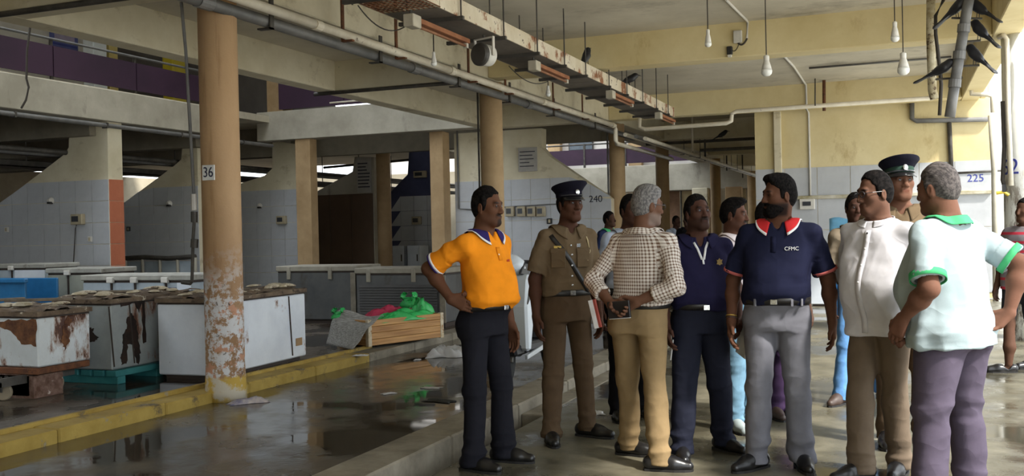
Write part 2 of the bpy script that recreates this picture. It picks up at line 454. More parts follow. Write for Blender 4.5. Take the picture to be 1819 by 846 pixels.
# brown boarded partition, round pillar, blue partition
Y4 = 23.7
xl4, xr4 = P(550, 400, Y=Y4).x, P(664, 400, Y=Y4).x
q = fin_poly(0, Y4, [(664, 279), (630, 279), (626, 305), (556, 344)])
tiled_wall('wall_stall_4', xl4, xr4, Y4, 0.25, 0, 0, grey_conc, 'stall partition boarded in dark brown', [(xl4, 0), (xr4, 0)] + q[0:] , tmat=None)
bt = P(600, 346, Y=Y4).z
for k in range(3):
    xa = xl4 + (xr4 - xl4) * k / 3; xb = xl4 + (xr4 - xl4) * (k + 1) / 3
    MB().box((xa + .006, Y4 - .02, 0.13), (xb - .006, Y4 + .004, bt)).build('board', brown_panel, bpy.data.objects['wall_stall_4'], bevel=.004)
c4 = P(681, 300, Y=23.3)
column(c4.x, 23.3, 0.19, 0.05, 3.95, column_plain, 'round pillar between the brown board and the blue partition', 24)
Y5 = 26.6
xl5, xr5 = P(694, 400, Y=Y5).x, P(784, 400, Y=Y5).x
q = fin_poly(0, Y5, [(784, 262), (727, 262), (724, 310), (694, 341)])
tiled_wall('wall_stall_5', xl5, xr5, Y5, 0.25, 0, P(740, 348, Y=Y5).z, blue_paint, 'blue painted stall partition with grey tiles below', [(xl5, 0), (xr5, 0)] + q, tw=.45, th=.45)
# block in the middle: wall numbered 240
Y6 = 20.0
xa6 = P(783, 300, Y=Y6).x; xb6 = P(806, 300, Y=Y6).x
tag(MB().box((xa6, Y6 - .55, 0.1), (xb6, Y6 - .2, ZB + .03)).build('square_pillar', column_plain, bevel=0.01), 'peach square pillar at the left end of the wall behind the orange shirt man', 'pillar')
q = fin_poly(0, Y6, [(962, 225), (962, 262), (975, 277), (1086, 353)])
tiled_wall('wall_middle', xb6 + .02, q[3][0], Y6, 0.3, 0, TL, cream, 'middle wall, cream above and white tiles below', [(xb6 + .02, 0), (q[3][0], 0), q[3], q[2], q[1], (q[0][0], 3.62), (xb6 + .02, 3.62)], tw=.45, th=.45)
# yellow wall on the right
xl7 = P(1345, 250, Y=Y6).x; xr7 = P(1757, 250, Y=Y6).x
tiled_wall('wall_right', xl7, xr7, Y6 - .35, 0.3, ZB + .3, TL - .03, yellow_wall, 'yellow wall with white tiles below', None, tw=.6, th=.6)
struct(MB().box((xl7, Y6 - .05, -.1), (xl7 + .25, 44, ZB + .3)).build('wall_passage', yellow_wall), 'side of the passage behind the yellow wall')
lz = P(1430, 350, Y=Y6 - .37).z
struct(MB().box((P(1418, 348, Y=Y6).x, Y6 - .43, lz - .05), (xr7, Y6 - .35, lz + .02)).build('trim_2', mottled('mossy_ledge', srgb(150, 140, 104), srgb(206, 200, 186), 3, .85), bevel=.01), 'narrow mossy ledge along the tiled wall')
# pilaster strip and dark shutter on the yellow wall
pz = P(1379, 165, Y=Y6 - .45)
tag(MB().box((pz.x - .07, Y6 - .43, 2.35), (pz.x + .07, Y6 - .35, pz.z)).build('wall_post', cream, bevel=.01), 'narrow upright post on the left of the yellow wall', 'post')
# passage beyond: dark beams, courtyard gallery and stalls far behind
for y in (24.5, 30.5, 36.5):
    beam((XC, y - .17, ZB), (xl7 + .3, y + .17, ZC + .02), cream)
yF = 41.5
def FX(px, Y=yF): return P(px, 300, Y=Y).x
g0, g1 = FX(900), FX(1345)
zt, zb_ = P(1100, 263, Y=yF).z, P(1100, 291, Y=yF).z
gal = tag(empty('gallery_railing', ((g0 + g1) / 2, yF, zb_)), 'distant purple balcony railing across the courtyard', 'railing')
def gpart(mb, name, m): 
    o = mb.build(name, m, gal); o.location = -gal.location; return o
xs = [g0 + (g1 - g0) * k / 6 for k in range(7)]
for k in range(6):
    gpart(MB().box((xs[k] + .03, yF - .05, zb_), (xs[k + 1] - .03, yF, zt)), 'railing_panel', purple_paint)
for x in xs: gpart(MB().box((x - .04, yF - .08, zb_ - .3), (x + .04, yF + .02, zt + .25)), 'post', dark_metal)
gpart(MB().tube([(g0, yF - .03, zt + .22), (g1, yF - .03, zt + .22)], .035), 'top_rail', dark_metal)
struct(MB().box((g0 - 6, yF - .1, zb_ - 1.25), (g1, yF + .4, zb_ - .12)).build('beam', grey_conc, bevel=.02), 'cream slab edge under the distant balcony')
struct(MB().box((g0 - 8, yF + 2.5, zb_), (g1, yF + 2.7, 8.5)).build('wall_back', mottled('pale_upper_wall', srgb(196, 190, 186), srgb(216, 210, 204), .5)), 'pale upper wall behind the distant balcony')
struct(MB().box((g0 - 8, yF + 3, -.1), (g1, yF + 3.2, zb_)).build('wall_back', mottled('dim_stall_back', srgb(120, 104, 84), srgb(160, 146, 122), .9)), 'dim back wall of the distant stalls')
for k, px in enumerate((987, 1130)):
    x = FX(px, yF + 2.3)
    tag(MB().box((x - .3, yF + 2.1, zb_ - .1), (x + .3, yF + 2.45, 8)).build('square_pillar', column_plain), ['peach pillar on the distant balcony beside the window', 'peach pillar on the distant balcony between the round columns'][k], 'pillar')
wd = empty('window', (FX(1033, yF + 2.45), yF + 2.45, P(1033, 270, Y=yF + 2.4).z)); wd.name = 'window_1'; struct(wd, 'louvred window behind the distant balcony')
MB().box((-.6, -.03, -.3), (.6, .03, 1.6)).build('window_frame', dark_metal, wd)
glassy = plain('dull_window_glass', srgb(104, 112, 120), .15)
for k in range(5): MB().box((-.55, -.06, -.25 + k * .36), (.55, -.02, .07 + k * .36)).build('pane', glassy, wd)
# stall posts under the distant balcony
for px, lab in ((1243, 'cream post of the distant stalls, left of the pink shirt man'), (1302, 'brown post of the distant stalls above the pink shirt man')):
    x = FX(px, yF - .5)
    tag(MB().box((x - .32, yF - .6, -.02), (x + .32, yF - .1, zb_ - 1.2)).build('square_pillar', cream if px == 1243 else column_plain, bevel=.02), lab, 'pillar')
for k, px in enumerate((1150, 1192, 1224, 1264, 1310, 1346)):
    x = FX(px, yF + 1); 
    d = empty('stall_door', (x, yF + 1, 0)); 
    tag(d, ['shuttered stall far back, leftmost of the row under the distant balcony', 'stall door far back left of the frowning man in navy', 'brown stall door far back above the frowning man in navy', 'stall door far back right of the frowning man in navy', 'dark brown stall door far back right of the pink shirt man', 'narrow stall door far back at the edge of the yellow wall'][k], 'door')
    cdoor = mottled('stall_door_paint_%d' % (k % 2), srgb(112, 84, 64) if k % 2 else srgb(168, 150, 118), srgb(140, 108, 84) if k % 2 else srgb(190, 174, 140), 2)
    MB().box((-.34, 0, 0), (.34, .06, 3.0)).build('door_leaf', cdoor, d)
    MB().box((-.4, -.04, 0), (-.34, .1, 3.1)).build('door_frame', dark_metal, d)
    MB().box((-.4, -.04, 3.0), (.38, .1, 3.12)).build('lintel', dark_metal, d)
# left: long gallery railing with purple panels, wall and things behind
XG = -13.62
lg = tag(empty('gallery_railing', (XG, 8, 4.2)), 'long purple railing of the upper gallery at the upper left', 'railing')
def lpart(mb, name, m, bevel=0):
    o = mb.build(name, m, lg, bevel); o.location = -lg.location; return o
ys = [2, 4.5, 7.0, 9.5, 11.0, 13.0, 15.0, 17.9]
for k in range(len(ys) - 1):
    lpart(MB().box((XG - .02, ys[k] + .012, 4.27), (XG + .02, ys[k + 1] - .012, 4.80)), 'railing_panel', purple_paint)
for y in ys: lpart(MB().box((XG - .05, y - .025, 4.16), (XG - .01, y + .025, 4.93)), 'post', dark_metal)
lpart(MB().tube([(XG, 2, 4.92), (XG, 17.9, 4.92)], .024), 'top_rail', grey_pipe)
# short cross railing at the end of the well
cr = tag(empty('gallery_railing', (-11, 19.3, 4.3)), 'dark purple cross railing on top of the concrete band', 'railing')
for k in range(3):
    o = MB().box((-13.4 + k * 1.75, 19.36, 4.36), (-11.67 + k * 1.75, 19.40, 5.3)).build('railing_panel', purple_paint, cr); o.location = -cr.location
o = MB().tube([P(586, 183, Y=19.2), P(658, 177, Y=19.2)], .02).build('bottom_rail', white_pipe, cr); o.location = -cr.location
tag(MB().box((-13.9, 19.6, 4.2), (-13.45, 20.0, 7.6)).build('square_pillar', column_plain, bevel=.01), 'peach pillar on the upper gallery at the end of the purple railing', 'pillar')
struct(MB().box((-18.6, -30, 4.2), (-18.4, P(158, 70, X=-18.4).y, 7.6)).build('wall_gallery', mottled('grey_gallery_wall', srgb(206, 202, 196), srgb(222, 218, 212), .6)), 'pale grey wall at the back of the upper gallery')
struct(MB().box((-18.6, P(158, 70, X=-18.4).y, 4.2), (-18.4, 30, 7.6)).build('wall_gallery', mottled('gallery_wall_painted_shade', srgb(84, 78, 76), srgb(104, 98, 94), .6)), 'back wall of the upper gallery with shade painted into its colour')  # same wall plane, its shade put into a darker colour
struct(MB().box((-29.9, -30, .1), (-29.7, 40, 4.0)).build('wall_left', mottled('dim_left_wall', srgb(150, 140, 120), srgb(176, 166, 146), .6)), 'back wall far behind the stalls')
struct(MB().box((-30, 38, .1), (-13, 38.2, 4.0)).build('wall_left', mottled('dim_left_wall', srgb(150, 140, 120), srgb(176, 166, 146), .6)))
# outside wall seen past the right column
struct(MB().box((2.6, 34, -.1), (30, 34.3, 6)).build('wall_outside', mottled('white_outside_wall', srgb(226, 226, 222), srgb(240, 240, 238), .5)), 'white wall outside in daylight')
# ================================================================== SERVICES UNDER THE CEILING
def arc(p0, p1, sag, n=10):
    p0, p1 = Vector(p0), Vector(p1)
    return [p0.lerp(p1, t / n) + Vector((0, 0, -sag * 4 * (t / n) * (1 - t / n))) for t in range(n + 1)]
ZP = 0.10
# ---- cable tray
TX0, TX1, TZ = -4.26, -3.723, 3.38
tray = tag(empty('cable_tray', (-4.0, 11, TZ)), 'long rusty cream cable tray hung below the ceiling', 'cable tray')
def tp(mb, name, m, bevel=0, smooth=False):
    o = mb.build(name, m, tray, bevel, smooth); o.location = -tray.location; return o
y = 3.0
while y < 17.3:
    y1 = min(y + 2.4, 17.4)
    tp(MB().box((TX1, y + .006, TZ), (TX1 + .012, y1 - .006, TZ + .155)).box((TX1 - .03, y + .006, TZ + .15), (TX1 + .014, y1 - .006, TZ + .162)), 'side_plate', tray_side)
    tp(MB().box((TX0 - .012, y + .006, TZ), (TX0, y1 - .006, TZ + .10)), 'side_plate', tray_side)
    if y < 7: 
        m = MB()
        for k in range(12): m.box((TX0 + k * .05, y, TZ), (TX0 + k * .05 + .008, y1, TZ + .008))
        k = 0
        while y + k * .06 < y1: m.box((TX0, y + k * .06, TZ + .008), (TX1, y + k * .06 + .008, TZ + .014)); k += 1
        tp(m, 'wire_mesh', rust_iron)
    else: tp(MB().box((TX0, y + .01, TZ), (TX1, y1 - .01, TZ + .008)), 'bottom_plate', tray_under)
    y = y1
rod_y = [4.15, 5.2, 6.2, 7.2, 8.2, 9.24, 10.23, 11.17, 12.02, 13.1, 14.05, 15.0, 15.93, 16.8]
for y in rod_y:
    tp(MB().box((TX0 - .06, y - .02, TZ - .035), (TX1 + .06, y + .02, TZ)), 'cross_bar', dark_metal)
    top = ZB if abs(y - 13.13) < .2 else ZC
    tp(MB().tube([(TX1 + .035, y, TZ - .02), (TX1 + .035, y, top)], .008, 6), 'hanger_rod', dark_metal)
    tp(MB().tube([(TX0 - .03, y + .1, TZ - .02), (TX0 - .03, y + .1, top)], .008, 6), 'hanger_rod', dark_metal)
# ---- rusty lamp battens below the tray
for k, (px, py) in enumerate([(725, 33), (945, 114), (1082, 166), (1168, 204)]):
    p = P(px, py, Z=TZ - .10)
    lab = ['rusty lamp batten under the tray, nearest one with a white end box', 'rusty lamp batten under the tray just past the round floodlight', 'rusty lamp batten under the tray below the perched crow', 'rusty lamp batten at the far end of the tray'][k]
    f = tag(empty('lamp_batten', (p.x, p.y, TZ - .035)), lab, 'lamp', 'lamp battens under the cable tray')
    MB().box((-.05, 0, -.13), (.05, .16, -.02)).build('ballast_box', plain('dusty_white_box', srgb(176, 168, 150), .7), f, .006)
    MB().box((-.035, .16, -.075), (.035, 1.25, -.03)).build('batten_channel', mottled('orange_rust_steel', srgb(130, 80, 50), srgb(158, 104, 68), 5, .8, .05, .2), f, .004)
    MB().tube([(0, .18, -.10), (0, 1.22, -.10)], .014, 10).build('tube', mottled('rusty_tube', srgb(120, 76, 48), srgb(150, 104, 72), 7, .6), f, smooth=True)
    MB().box((-.02, 1.2, -.12), (.02, 1.24, -.03)).build('lamp_holder', plain('white_holder', srgb(190, 184, 170)), f)
    MB().tube([(0, .05, -.02), (0, .05, 0.02)], .012, 6).build('bracket', dark_metal, f)
# ---- round floodlight
p = P(855, 97, Z=3.18)
fl = tag(empty('floodlight', (p.x, p.y, 3.18)), 'round floodlight with dark face hanging under the tray', 'lamp')
wdir = Vector((-p.x, -p.y, 0)).normalized(); ang = math.atan2(wdir.y, wdir.x) - .75
def R90(mb):  # lathe axis z -> horizontal x
    mb.v = [(z, x, y_) for x, y_, z in mb.v]; return mb
o = R90(MB().lathe([(.10, 0), (.115, .0), (.115, .03), (.10, .05)], 28)).build('lamp_face', plain('dark_lamp_face', srgb(66, 62, 58), .5), fl, smooth=False); o.rotation_euler = (0, 0, ang)
o = R90(MB().lathe([(.105, -.12), (.11, -.03), (.112, .0)], 28)).build('housing', plain('white_lamp_housing', srgb(206, 202, 194), .5), fl, smooth=True); o.rotation_euler = (0, 0, ang)
o = MB().box((-.06, -.13, -.02), (-.03, -.118, .16)).box((-.06, .118, -.02), (-.03, .13, .16)).box((-.06, -.13, .16), (-.03, .13, .172)).build('bracket', plain('white_bracket', srgb(196, 190, 180)), fl); o.rotation_euler = (0, 0, ang)
MB().tube([(-.04 * math.cos(ang), -.04 * math.sin(ang), .17), (-.04 * math.cos(ang), -.04 * math.sin(ang), .2)], .012, 6).build('stem', dark_metal, fl)
# ---- pipes along the main beam
def polyp(name, pts, r, m, label, cat='pipe', n=10, group=None):
    o = MB().tube(pts, r, n).build(name, m, smooth=False, origin=pts[0])
    for f in o.data.polygons: f.use_smooth = len(f.vertices) == 4
    return tag(o, label, cat, group)
zw = 3.44
wp = tag(empty('water_pipe', (-5.2, 10, zw)), 'long dirty white pipe running along the main beam', 'pipe')
def wpart(mb, name, m, bevel=0):
    o = mb.build(name, m, wp, bevel); o.location = -wp.location
    for f in o.data.polygons: f.use_smooth = len(f.vertices) == 4 and name == 'pipe_run'
    return o
for y0, y1 in ((4, 8.15), (8.2, 11.2), (11.25, 14.6), (14.65, 18.6)):
    wpart(MB().tube([(-5.2, y0, zw), (-5.2, y1, zw)], .045, 12), 'pipe_run', white_pipe)
    wpart(MB().tube([(-5.2, y1 - .03, zw), (-5.2, y1 + .08, zw)], .054, 12), 'socket', white_pipe)
for y in (6.1, 8.75, 9.9, 11.9, 13.2, 15.3, 16.9):
    wpart(MB().box((-5.26, y - .025, zw - .06), (-5.14, y + .025, zw - .045)).box((-5.27, y - .025, zw - .06), (-5.255, y + .025, ZC)), 'hanger', rust_iron)
wpart(MB().tube([(-5.2, 18.65, zw), (-5.2, 18.8, zw), (-5.2, 18.86, zw - .06), (-5.2, 18.86, zw - .28), (-5.2, 18.95, zw - .34), (-5.2, 24, zw - .34)], .045, 12), 'pipe_run', white_pipe)
# cross pipe
cp = [P(1136, 210, Y=18.7), P(1136, 226, Y=18.7), P(1146, 230, Y=18.7), P(1290, 219, Y=18.7), P(1299, 215, Y=18.7), P(1300, 202, Y=18.7), P(1308, 198, Y=18.7), P(1658, 174, Y=18.7)]
polyp('cross_pipe', cp, .04, white_pipe, 'white pipe with two bends crossing in front of the yellow wall')
gp = tag(empty('drain_pipe', (-5.8, 10, 3.42)), 'dark grey drain pipe hanging below the main beam', 'pipe')
zg = 3.40; xg_ = -5.42
def gpp(mb, name, m):
    o = mb.build(name, m, gp); o.location = -gp.location
    for f in o.data.polygons: f.use_smooth = len(f.vertices) == 4 and name == 'pipe_run'
for y0, y1 in ((3, 6.75), (6.8, 10.6), (10.65, 14.5), (14.55, 21)):
    gpp(MB().tube([(xg_, y0, zg), (xg_, y1, zg)], .055, 14), 'pipe_run', grey_pipe)
    gpp(MB().tube([(xg_, y1 - .05, zg), (xg_, y1 + .12, zg)], .066, 14), 'socket', grey_pipe)
for y in (7.65, 9.7, 11.8, 13.6, 15.6, 18): gpp(MB().box((xg_ + .06, y - .03, zg - .08), (xg_ + .075, y + .03, ZB + .02)).box((xg_ - .07, y - .03, zg - .08), (xg_ + .075, y + .03, zg - .065)), 'hanger', dark_metal)
# second pipe pair beyond the wall
for k, dx in enumerate((0.0, .22, .4)):
    sv = tag(empty('service_pipe', (-5.05 + dx, 19.0, 3.28 - .05 * k)), ['white service pipe running far down the passage, left of the bundle', 'grey service pipe in the middle of the far pipe bundle', 'white service pipe on the right of the far pipe bundle'][k], 'pipe')
    for q_ in range(4): MB().tube([(0, q_ * 6.25 + .02, 0), (0, q_ * 6.25 + 6.23, 0)], .04, 10).build('pipe_run', white_pipe if k != 1 else grey_pipe, sv)
    for y_ in (5.5, 11.5, 17.5): MB().box((-.05, y_ - .02, -.05), (.05, y_ + .02, -.04)).box((.045, y_ - .02, -.05), (.055, y_ + .02, .36 + .05 * k)).build('hanger', dark_metal, sv)
for k, (px, y_) in enumerate(((1230, 22.5), (1252, 26.0), (1290, 31), (1318, 36))):
    p = P(px, 250, Y=y_)
    polyp('pipe_drop', [(p.x, y_, 3.15), (p.x, y_, ZC)], .025, white_pipe if k == 0 else dark_metal, ['short white pipe drop at the start of the passage', 'dark hanger rod in the passage near the far crow', 'dark hanger rod farther down the passage', 'farthest dark hanger rod in the passage'][k], 'rod')
polyp('service_pipe', [(XC, 23, P(1270, 250, Y=23).z), (xl7 + .05, 23, P(1270, 250, Y=23).z)], .035, dark_metal, 'dark pipe crossing high in the passage')
polyp('service_pipe', [(XC, 29, P(1290, 265, Y=29).z), (xl7 + .05, 29, P(1290, 265, Y=29).z)], .05, grey_pipe, 'grey pipe crossing the passage farther back')
# dark edge pipes under the transverse beams
for k, y in enumerate((T_Y[0] - .2, T_Y[1] - .2)):
    polyp('conduit', [(XC - .2, y, ZB - .03), (XL2 - .35, y, ZB - .03)], .028, dark_metal, ['dark conduit under the cross beam at the upper left', 'dark conduit under the cross beam left of the second column'][k], 'conduit')
# pipe on the gallery band and pipes under the gallery
pg = tag(empty('water_pipe', (-13.35, 10, 3.52)), 'dull grey pipe clipped along the gallery band', 'pipe')
for y0, y1 in ((4, 12), (12.02, 19.1)):
    o = MB().tube([(-13.42, y0, 3.50), (-13.42, y1, 3.50)], .04, 10).build('pipe_run', grey_pipe, pg); o.location = -pg.location
for k in range(6):
    o = MB().box((-13.5, 8 + 2 * k - .02, 3.45), (-13.38, 8 + 2 * k + .02, 3.55)).build('clip', dark_metal, pg); o.location = -pg.location
under = [(-14.6, 3.08, .05), (-14.9, 3.05, .04), (-15.5, 3.12, .06), (-16.4, 3.0, .05), (-17.3, 3.1, .05)]
words = ['first', 'second', 'third', 'fourth', 'fifth']
for k, (x, z, r) in enumerate(under):
    polyp('service_pipe', [(x, 6, z), (x, 34, z)], r, dark_metal if k % 2 == 0 else grey_pipe, '%s pipe from the front in the dim bundle under the gallery' % words[k])
ut = tag(empty('cable_tray', (-16, 18, 2.9)), 'dark cable tray hung in the dim space under the gallery', 'cable tray')
for a_, m_ in ((MB().box((-16.2, 6, 2.86), (-15.7, 34, 2.88)), 'tray_bed'), (MB().box((-15.72, 6, 2.86), (-15.7, 34, 2.98)), 'side_plate')):
    o = a_.build(m_, tray_under if m_ == 'tray_bed' else dark_metal, ut); o.location = -ut.location
for k in range(12):
    o = MB().tube([(-15.71, 8 + k * 2.1, 2.9), (-15.71, 8 + k * 2.1, 4.0)], .012, 6).build('hanger_rod', dark_metal, ut); o.location = -ut.location
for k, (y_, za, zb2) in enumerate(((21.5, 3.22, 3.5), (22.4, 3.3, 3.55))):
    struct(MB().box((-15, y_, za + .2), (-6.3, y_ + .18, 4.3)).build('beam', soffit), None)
for k in range(5):
    p0, p1 = P(560 + k * 5, 262 + 12 * k, Y=24 + k), P(783, 240 + 13 * k, Y=24 + k)
    if k in (0, 1, 3): polyp('service_pipe', [p0, p1], .04, dark_metal if k else grey_pipe, ['grey pipe crossing under the concrete band behind the pillars', 'dark pipe crossing below it behind the pillars', '', 'lowest dark pipe crossing above the brown board'][k])
# ---- conduit run and crank beside the first column
cr_ = tag(empty('crank_rod', tuple(P(346, 380, Y=7.0))), 'grey crank rod hanging beside the peeling column', 'crank')
def crp(mb, name, m):
    o = mb.build(name, m, cr_); o.location = -cr_.location
crp(MB().tube([P(322, 4, Y=7.0), P(330, 90, Y=7.0), P(338, 230, Y=7.0), P(346, 372, Y=7.0)], .014, 8), 'rod', grey_pipe)
crp(MB().tube([P(344, 345, Y=7.0), P(345, 374, Y=7.0)], .026, 10), 'sleeve', plain('pale_sleeve', srgb(190, 186, 180)))
crp(MB().tube([P(345, 376, Y=7.0), P(345, 395, Y=7.0)], .03, 10), 'gear_box', dark_metal)
crp(MB().tube([P(345, 392, Y=7.0), P(343, 425, Y=7.0), P(341, 500, Y=7.0)], .014, 8), 'handle_arm', dark_metal)
crp(MB().tube([P(346, 425, Y=7.0), P(345, 440, Y=7.0)], .034, 10), 'grip', dark_metal)
crp(MB().tube([P(341, 500, Y=7.0), P(338, 504, Y=7.0), P(323, 502, Y=7.0)], .016, 8), 'crank_handle', dark_metal)
polyp('conduit', [(XC + .0, 13.45 - .02, ZB), (XC + .0, 13.45, ZB - .01)], .01, dark_metal, 'small conduit stub above the second column', 'conduit')
p = P(849, 200, Y=P(875, 330, X=XC).y - .12)
polyp('conduit', [(p.x, p.y, .0), (p.x, p.y, ZB)], .015, dark_metal, 'thin dark conduit on the left side of the second column', 'conduit')
p = P(1079, 250, Y=P(1097, 330, X=XC).y - .1)
polyp('conduit', [(p.x, p.y, .0), (p.x, p.y, ZB)], .02, grey_pipe, 'thin grey conduit on the left of the column near the 240 wall', 'conduit')
# ---- pendant bulbs
bulb_white = plain('milky_bulb_glass', srgb(226, 226, 222), .35, var=.03)
cap_w = plain('white_plastic', srgb(210, 206, 198), .5, var=.04)
cord_m = plain('dark_cord', srgb(60, 54, 48), .8)
def bulb(px, py_top, py_bot, Y, r, label, ztop=ZC, dirty=False):
    pb = P(px, py_bot, Y=Y); pt = P(px, py_top, Y=Y); h = pt.z - pb.z
    e = tag(empty('pendant_bulb', (pb.x, pb.y, pb.z)), label, 'lamp', 'bare bulbs hanging from the ceiling')
    prof = [(0.002, 0), (r * .55, r * .12), (r * .92, r * .5), (r, r * .95), (r * .93, r * 1.3)]
    MB().lathe(prof, 20, cap=True).build('bulb_globe', bulb_white, e, smooth=True)
    MB().lathe([(r * .93, r * 1.3), (r * .72, h * .55), (r * .5, h * .72), (r * .46, h * .76)], 20).build('bulb_neck', cap_w, e, smooth=True)
    MB().lathe([(r * .5, h * .74), (r * .52, h * .95), (r * .3, h)], 16).build('lamp_holder', cap_w, e)
    MB().tube([(0, 0, h), (0.0, 0, ztop - pb.z)], .006, 6).build('cord', cord_m, e)
bulb(1258, 52, 84, 9.6, .034, 'small white bulb on a cord nearest the cable tray')
bulb(1362, 98, 136, 10.2, .055, 'large white bulb on a cord left of centre above the bearded man')
bulb(1590, 38, 75, 10.4, .042, 'smaller white bulb, left one of the hanging pair above the officer')
bulb(1605, 93, 134, 10.4, .058, 'larger white bulb, right one of the hanging pair above the officer')
bulb(771, 92, 118, P(771, 118, X=-4.2).y, .03, 'tiny bulb on a knotted wire below the tray in front of the white pipe', TZ + .004)
bulb(974, 152, 172, P(974, 172, X=-4.2).y, .035, 'tiny bulb on a wire below the tray beyond the second column', TZ + .004)
# ---- junction box, conduits and switch on the cross beam
yb = T_Y[1] - .17
jb = P(1311, 66, Y=yb)
j = tag(empty('junction_box', (jb.x, yb, jb.z)), 'small white junction box on the yellow cross beam', 'box')
MB().box((-.055, -.05, -.08), (.055, 0, .08)).build('box_body', cap_w, j, .006)
MB().box((-.05, -.056, -.07), (.05, -.05, .07)).build('box_cover', plain('offwhite_cover', srgb(196, 192, 184)), j, .004)
sp = P(1297, 90, Y=yb)
s_ = tag(empty('plug_socket', (sp.x, yb - .03, sp.z)), 'black plug dangling below the white junction box', 'plug')
MB().box((-.035, -.03, -.06), (.035, .03, .05)).build('plug_body', plain('black_plastic', srgb(34, 32, 32), .5), s_, .01)
MB().box((-.025, -.035, -.09), (.025, .02, -.06)).build('plug_foot', cap_w, s_, .004)
MB().tube(arc((0, 0, .05), (.13, -.01, .10), .09), .006, 6).build('wire', cord_m, s_)
polyp('conduit', [P(1290, 0, Z=ZC - .02), P(1326, 36, Z=ZC - .02) , P(1328, 40, Y=yb - .03), P(1327, 68, Y=yb - .03)], .016, cap_w, 'white conduit bending from the ceiling to the junction box', 'conduit')
polyp('conduit', arc(P(1327, 68, Y=yb - .03), P(1311, 76, Y=yb - .03), .05), .012, cord_m, 'dark curved cable under the junction box', 'cable')
yw = Y6 - .35
wc = P(1435, 120, Y=yw - .03).x
polyp('conduit', [P(1392, 99, Z=ZC - .02), (wc, 16.9, ZC - .02), (wc, 19.12, ZC - .03), (wc, 19.12, ZB - .03), (wc, yw - .03, ZB - .05), (wc, yw - .03, lz + .02)], .02, cap_w, 'white conduit running from the ceiling down the yellow wall', 'conduit')
polyp('conduit', [P(1437, 121, Z=ZC - .03), P(1690, 101, Z=ZC - .03)], .018, grey_pipe, 'thin grey conduit across the ceiling before the yellow wall', 'conduit')
for k, (px, y0_, y1_, yy) in enumerate([(1464, 160, 197, 18.9), (1448, 145, 188, 18.6)]):
    polyp('hanger', [P(px, y0_, Y=yy).xy.to_3d() + Vector((0, 0, ZC + .01)), P(px, y1_, Y=yy)], .03 if k == 0 else .012, rust_iron if k == 0 else dark_metal, ['rusty flat hanger of the cross pipe', 'thin dark rod holding the cross pipe'][k], 'rod')
mt = P(1433, 363, Y=yw - .05)
m_ = tag(empty('electric_meter', (mt.x, yw - .013, mt.z)), 'grey electric meter below the ledge behind the bearded man', 'meter')
MB().box((-.13, -.09, -.1), (.15, 0, .1)).build('meter_case', cap_w, m_, .01)
MB().box((-.07, -.1, -.03), (.08, -.088, .05)).build('display', plain('dark_display', srgb(52, 54, 60), .3), m_)
# dark pipes on the right of the yellow wall
polyp('drain_pipe', [P(1620, 176, Y=yw - .06), P(1620, 211, Y=yw - .06), P(1628, 215, Y=yw - .06), P(1758, 212, Y=yw - .06)], .045, grey_pipe, 'dark pipe with an elbow low on the right of the yellow wall')
polyp('drain_pipe', [P(1686, 214, Y=yw - .05), P(1690, 300, Y=yw - .05)], .04, dark_metal, 'straight dark pipe dropping behind the grey-haired man')
polyp('conduit', [P(1692, 308, Y=yw - .02), P(1782, 303, Y=yw - .02)], .02, dark_metal, 'thin dark rod above the painted number 225', 'conduit')
polyp('water_pipe', [P(1654, 0, Y=12.4) + Vector((0, 0, .1)), P(1653, 60, Y=12.4), P(1655, 120, Y=12.4), P(1656, 160, Y=12.4), P(1660, 176, Y=12.4)], .05, mottled('flaking_pipe', srgb(150, 136, 104), srgb(196, 188, 164), 9, .8, spots=[(srgb(80, 60, 40), 14, .55, .06)]), 'flaking old pipe hanging from the ceiling on the right')
polyp('cable', [P(1676, 0, Y=11.8), P(1662, 28, Y=11.8), P(1662, 60, Y=11.8), P(1668, 110, Y=11.8), P(1672, 150, Y=11.8), P(1669, 205, Y=11.8)], .02, cord_m, 'thick dark cable winding beside the flaking pipe', 'cable')
rp = tag(empty('vent_pipe', tuple(P(1690, 206, Y=11))), 'grey vent pipe leaning across the upper right, crows around it', 'pipe')
pts = [P(1724, -20, Y=11), P(1712, 52, Y=11), P(1704, 100, Y=11), P(1696, 150, Y=11), P(1687, 208, Y=11)]
for a_, b_ in zip(pts[:-1], pts[1:]):
    o = MB().tube([a_, b_], .052, 14).build('pipe_run', grey_pipe, rp, smooth=False); o.location = -rp.location
    for f in o.data.polygons: f.use_smooth = len(f.vertices) == 4
for a_ in pts[1:4]:
    o = MB().tube([a_ + Vector((.004, 0, .05)), a_ - Vector((.004, 0, .03))], .062, 14).build('socket', grey_pipe, rp); o.location = -rp.location
for k, (x0_, y0_, x1_, y1_) in enumerate([(1662, 141, 1710, 138), (1690, 32, 1745, 33), (1700, 75, 1742, 72), (1698, 118, 1740, 116)]):
    o = MB().tube([P(x0_, y0_, Y=11.06), P(x1_, y1_, Y=11.06)], .012, 6).build('perch_bar', dark_metal, rp); o.location = -rp.location
polyp('water_pipe', [P(1775, 66, Y=13.0), P(1783, 62, Y=12.85), P(1788, 70, Y=12.85), P(1791, 200, Y=12.85), P(1796, 330, Y=12.85)], .03, white_pipe, 'white pipe bending over the top of the pale right column')
polyp('water_pipe', [P(1725, 140, Y=18.2), P(1726, 167, Y=18.2), P(1755, 168, Y=18.2), P(1763, 172, Y=18.2), P(1764, 200, Y=18.2)], .04, white_pipe, 'short white pipe bend high beside the pale right column')
polyp('wall_post', [P(1760, 205, Y=19.2), P(1766, 300, Y=19.2), P(1770, 600, Y=19.2)], .05, grey_conc, 'grey upright post at the right end of the yellow wall', 'post')
polyp('cable', [P(1781, 180, Y=12.9), P(1784, 260, Y=12.9), P(1781, 320, Y=12.9), P(1786, 338, Y=12.9)], .025, cord_m, 'dark cable bundle hanging down the pale right column', 'cable')
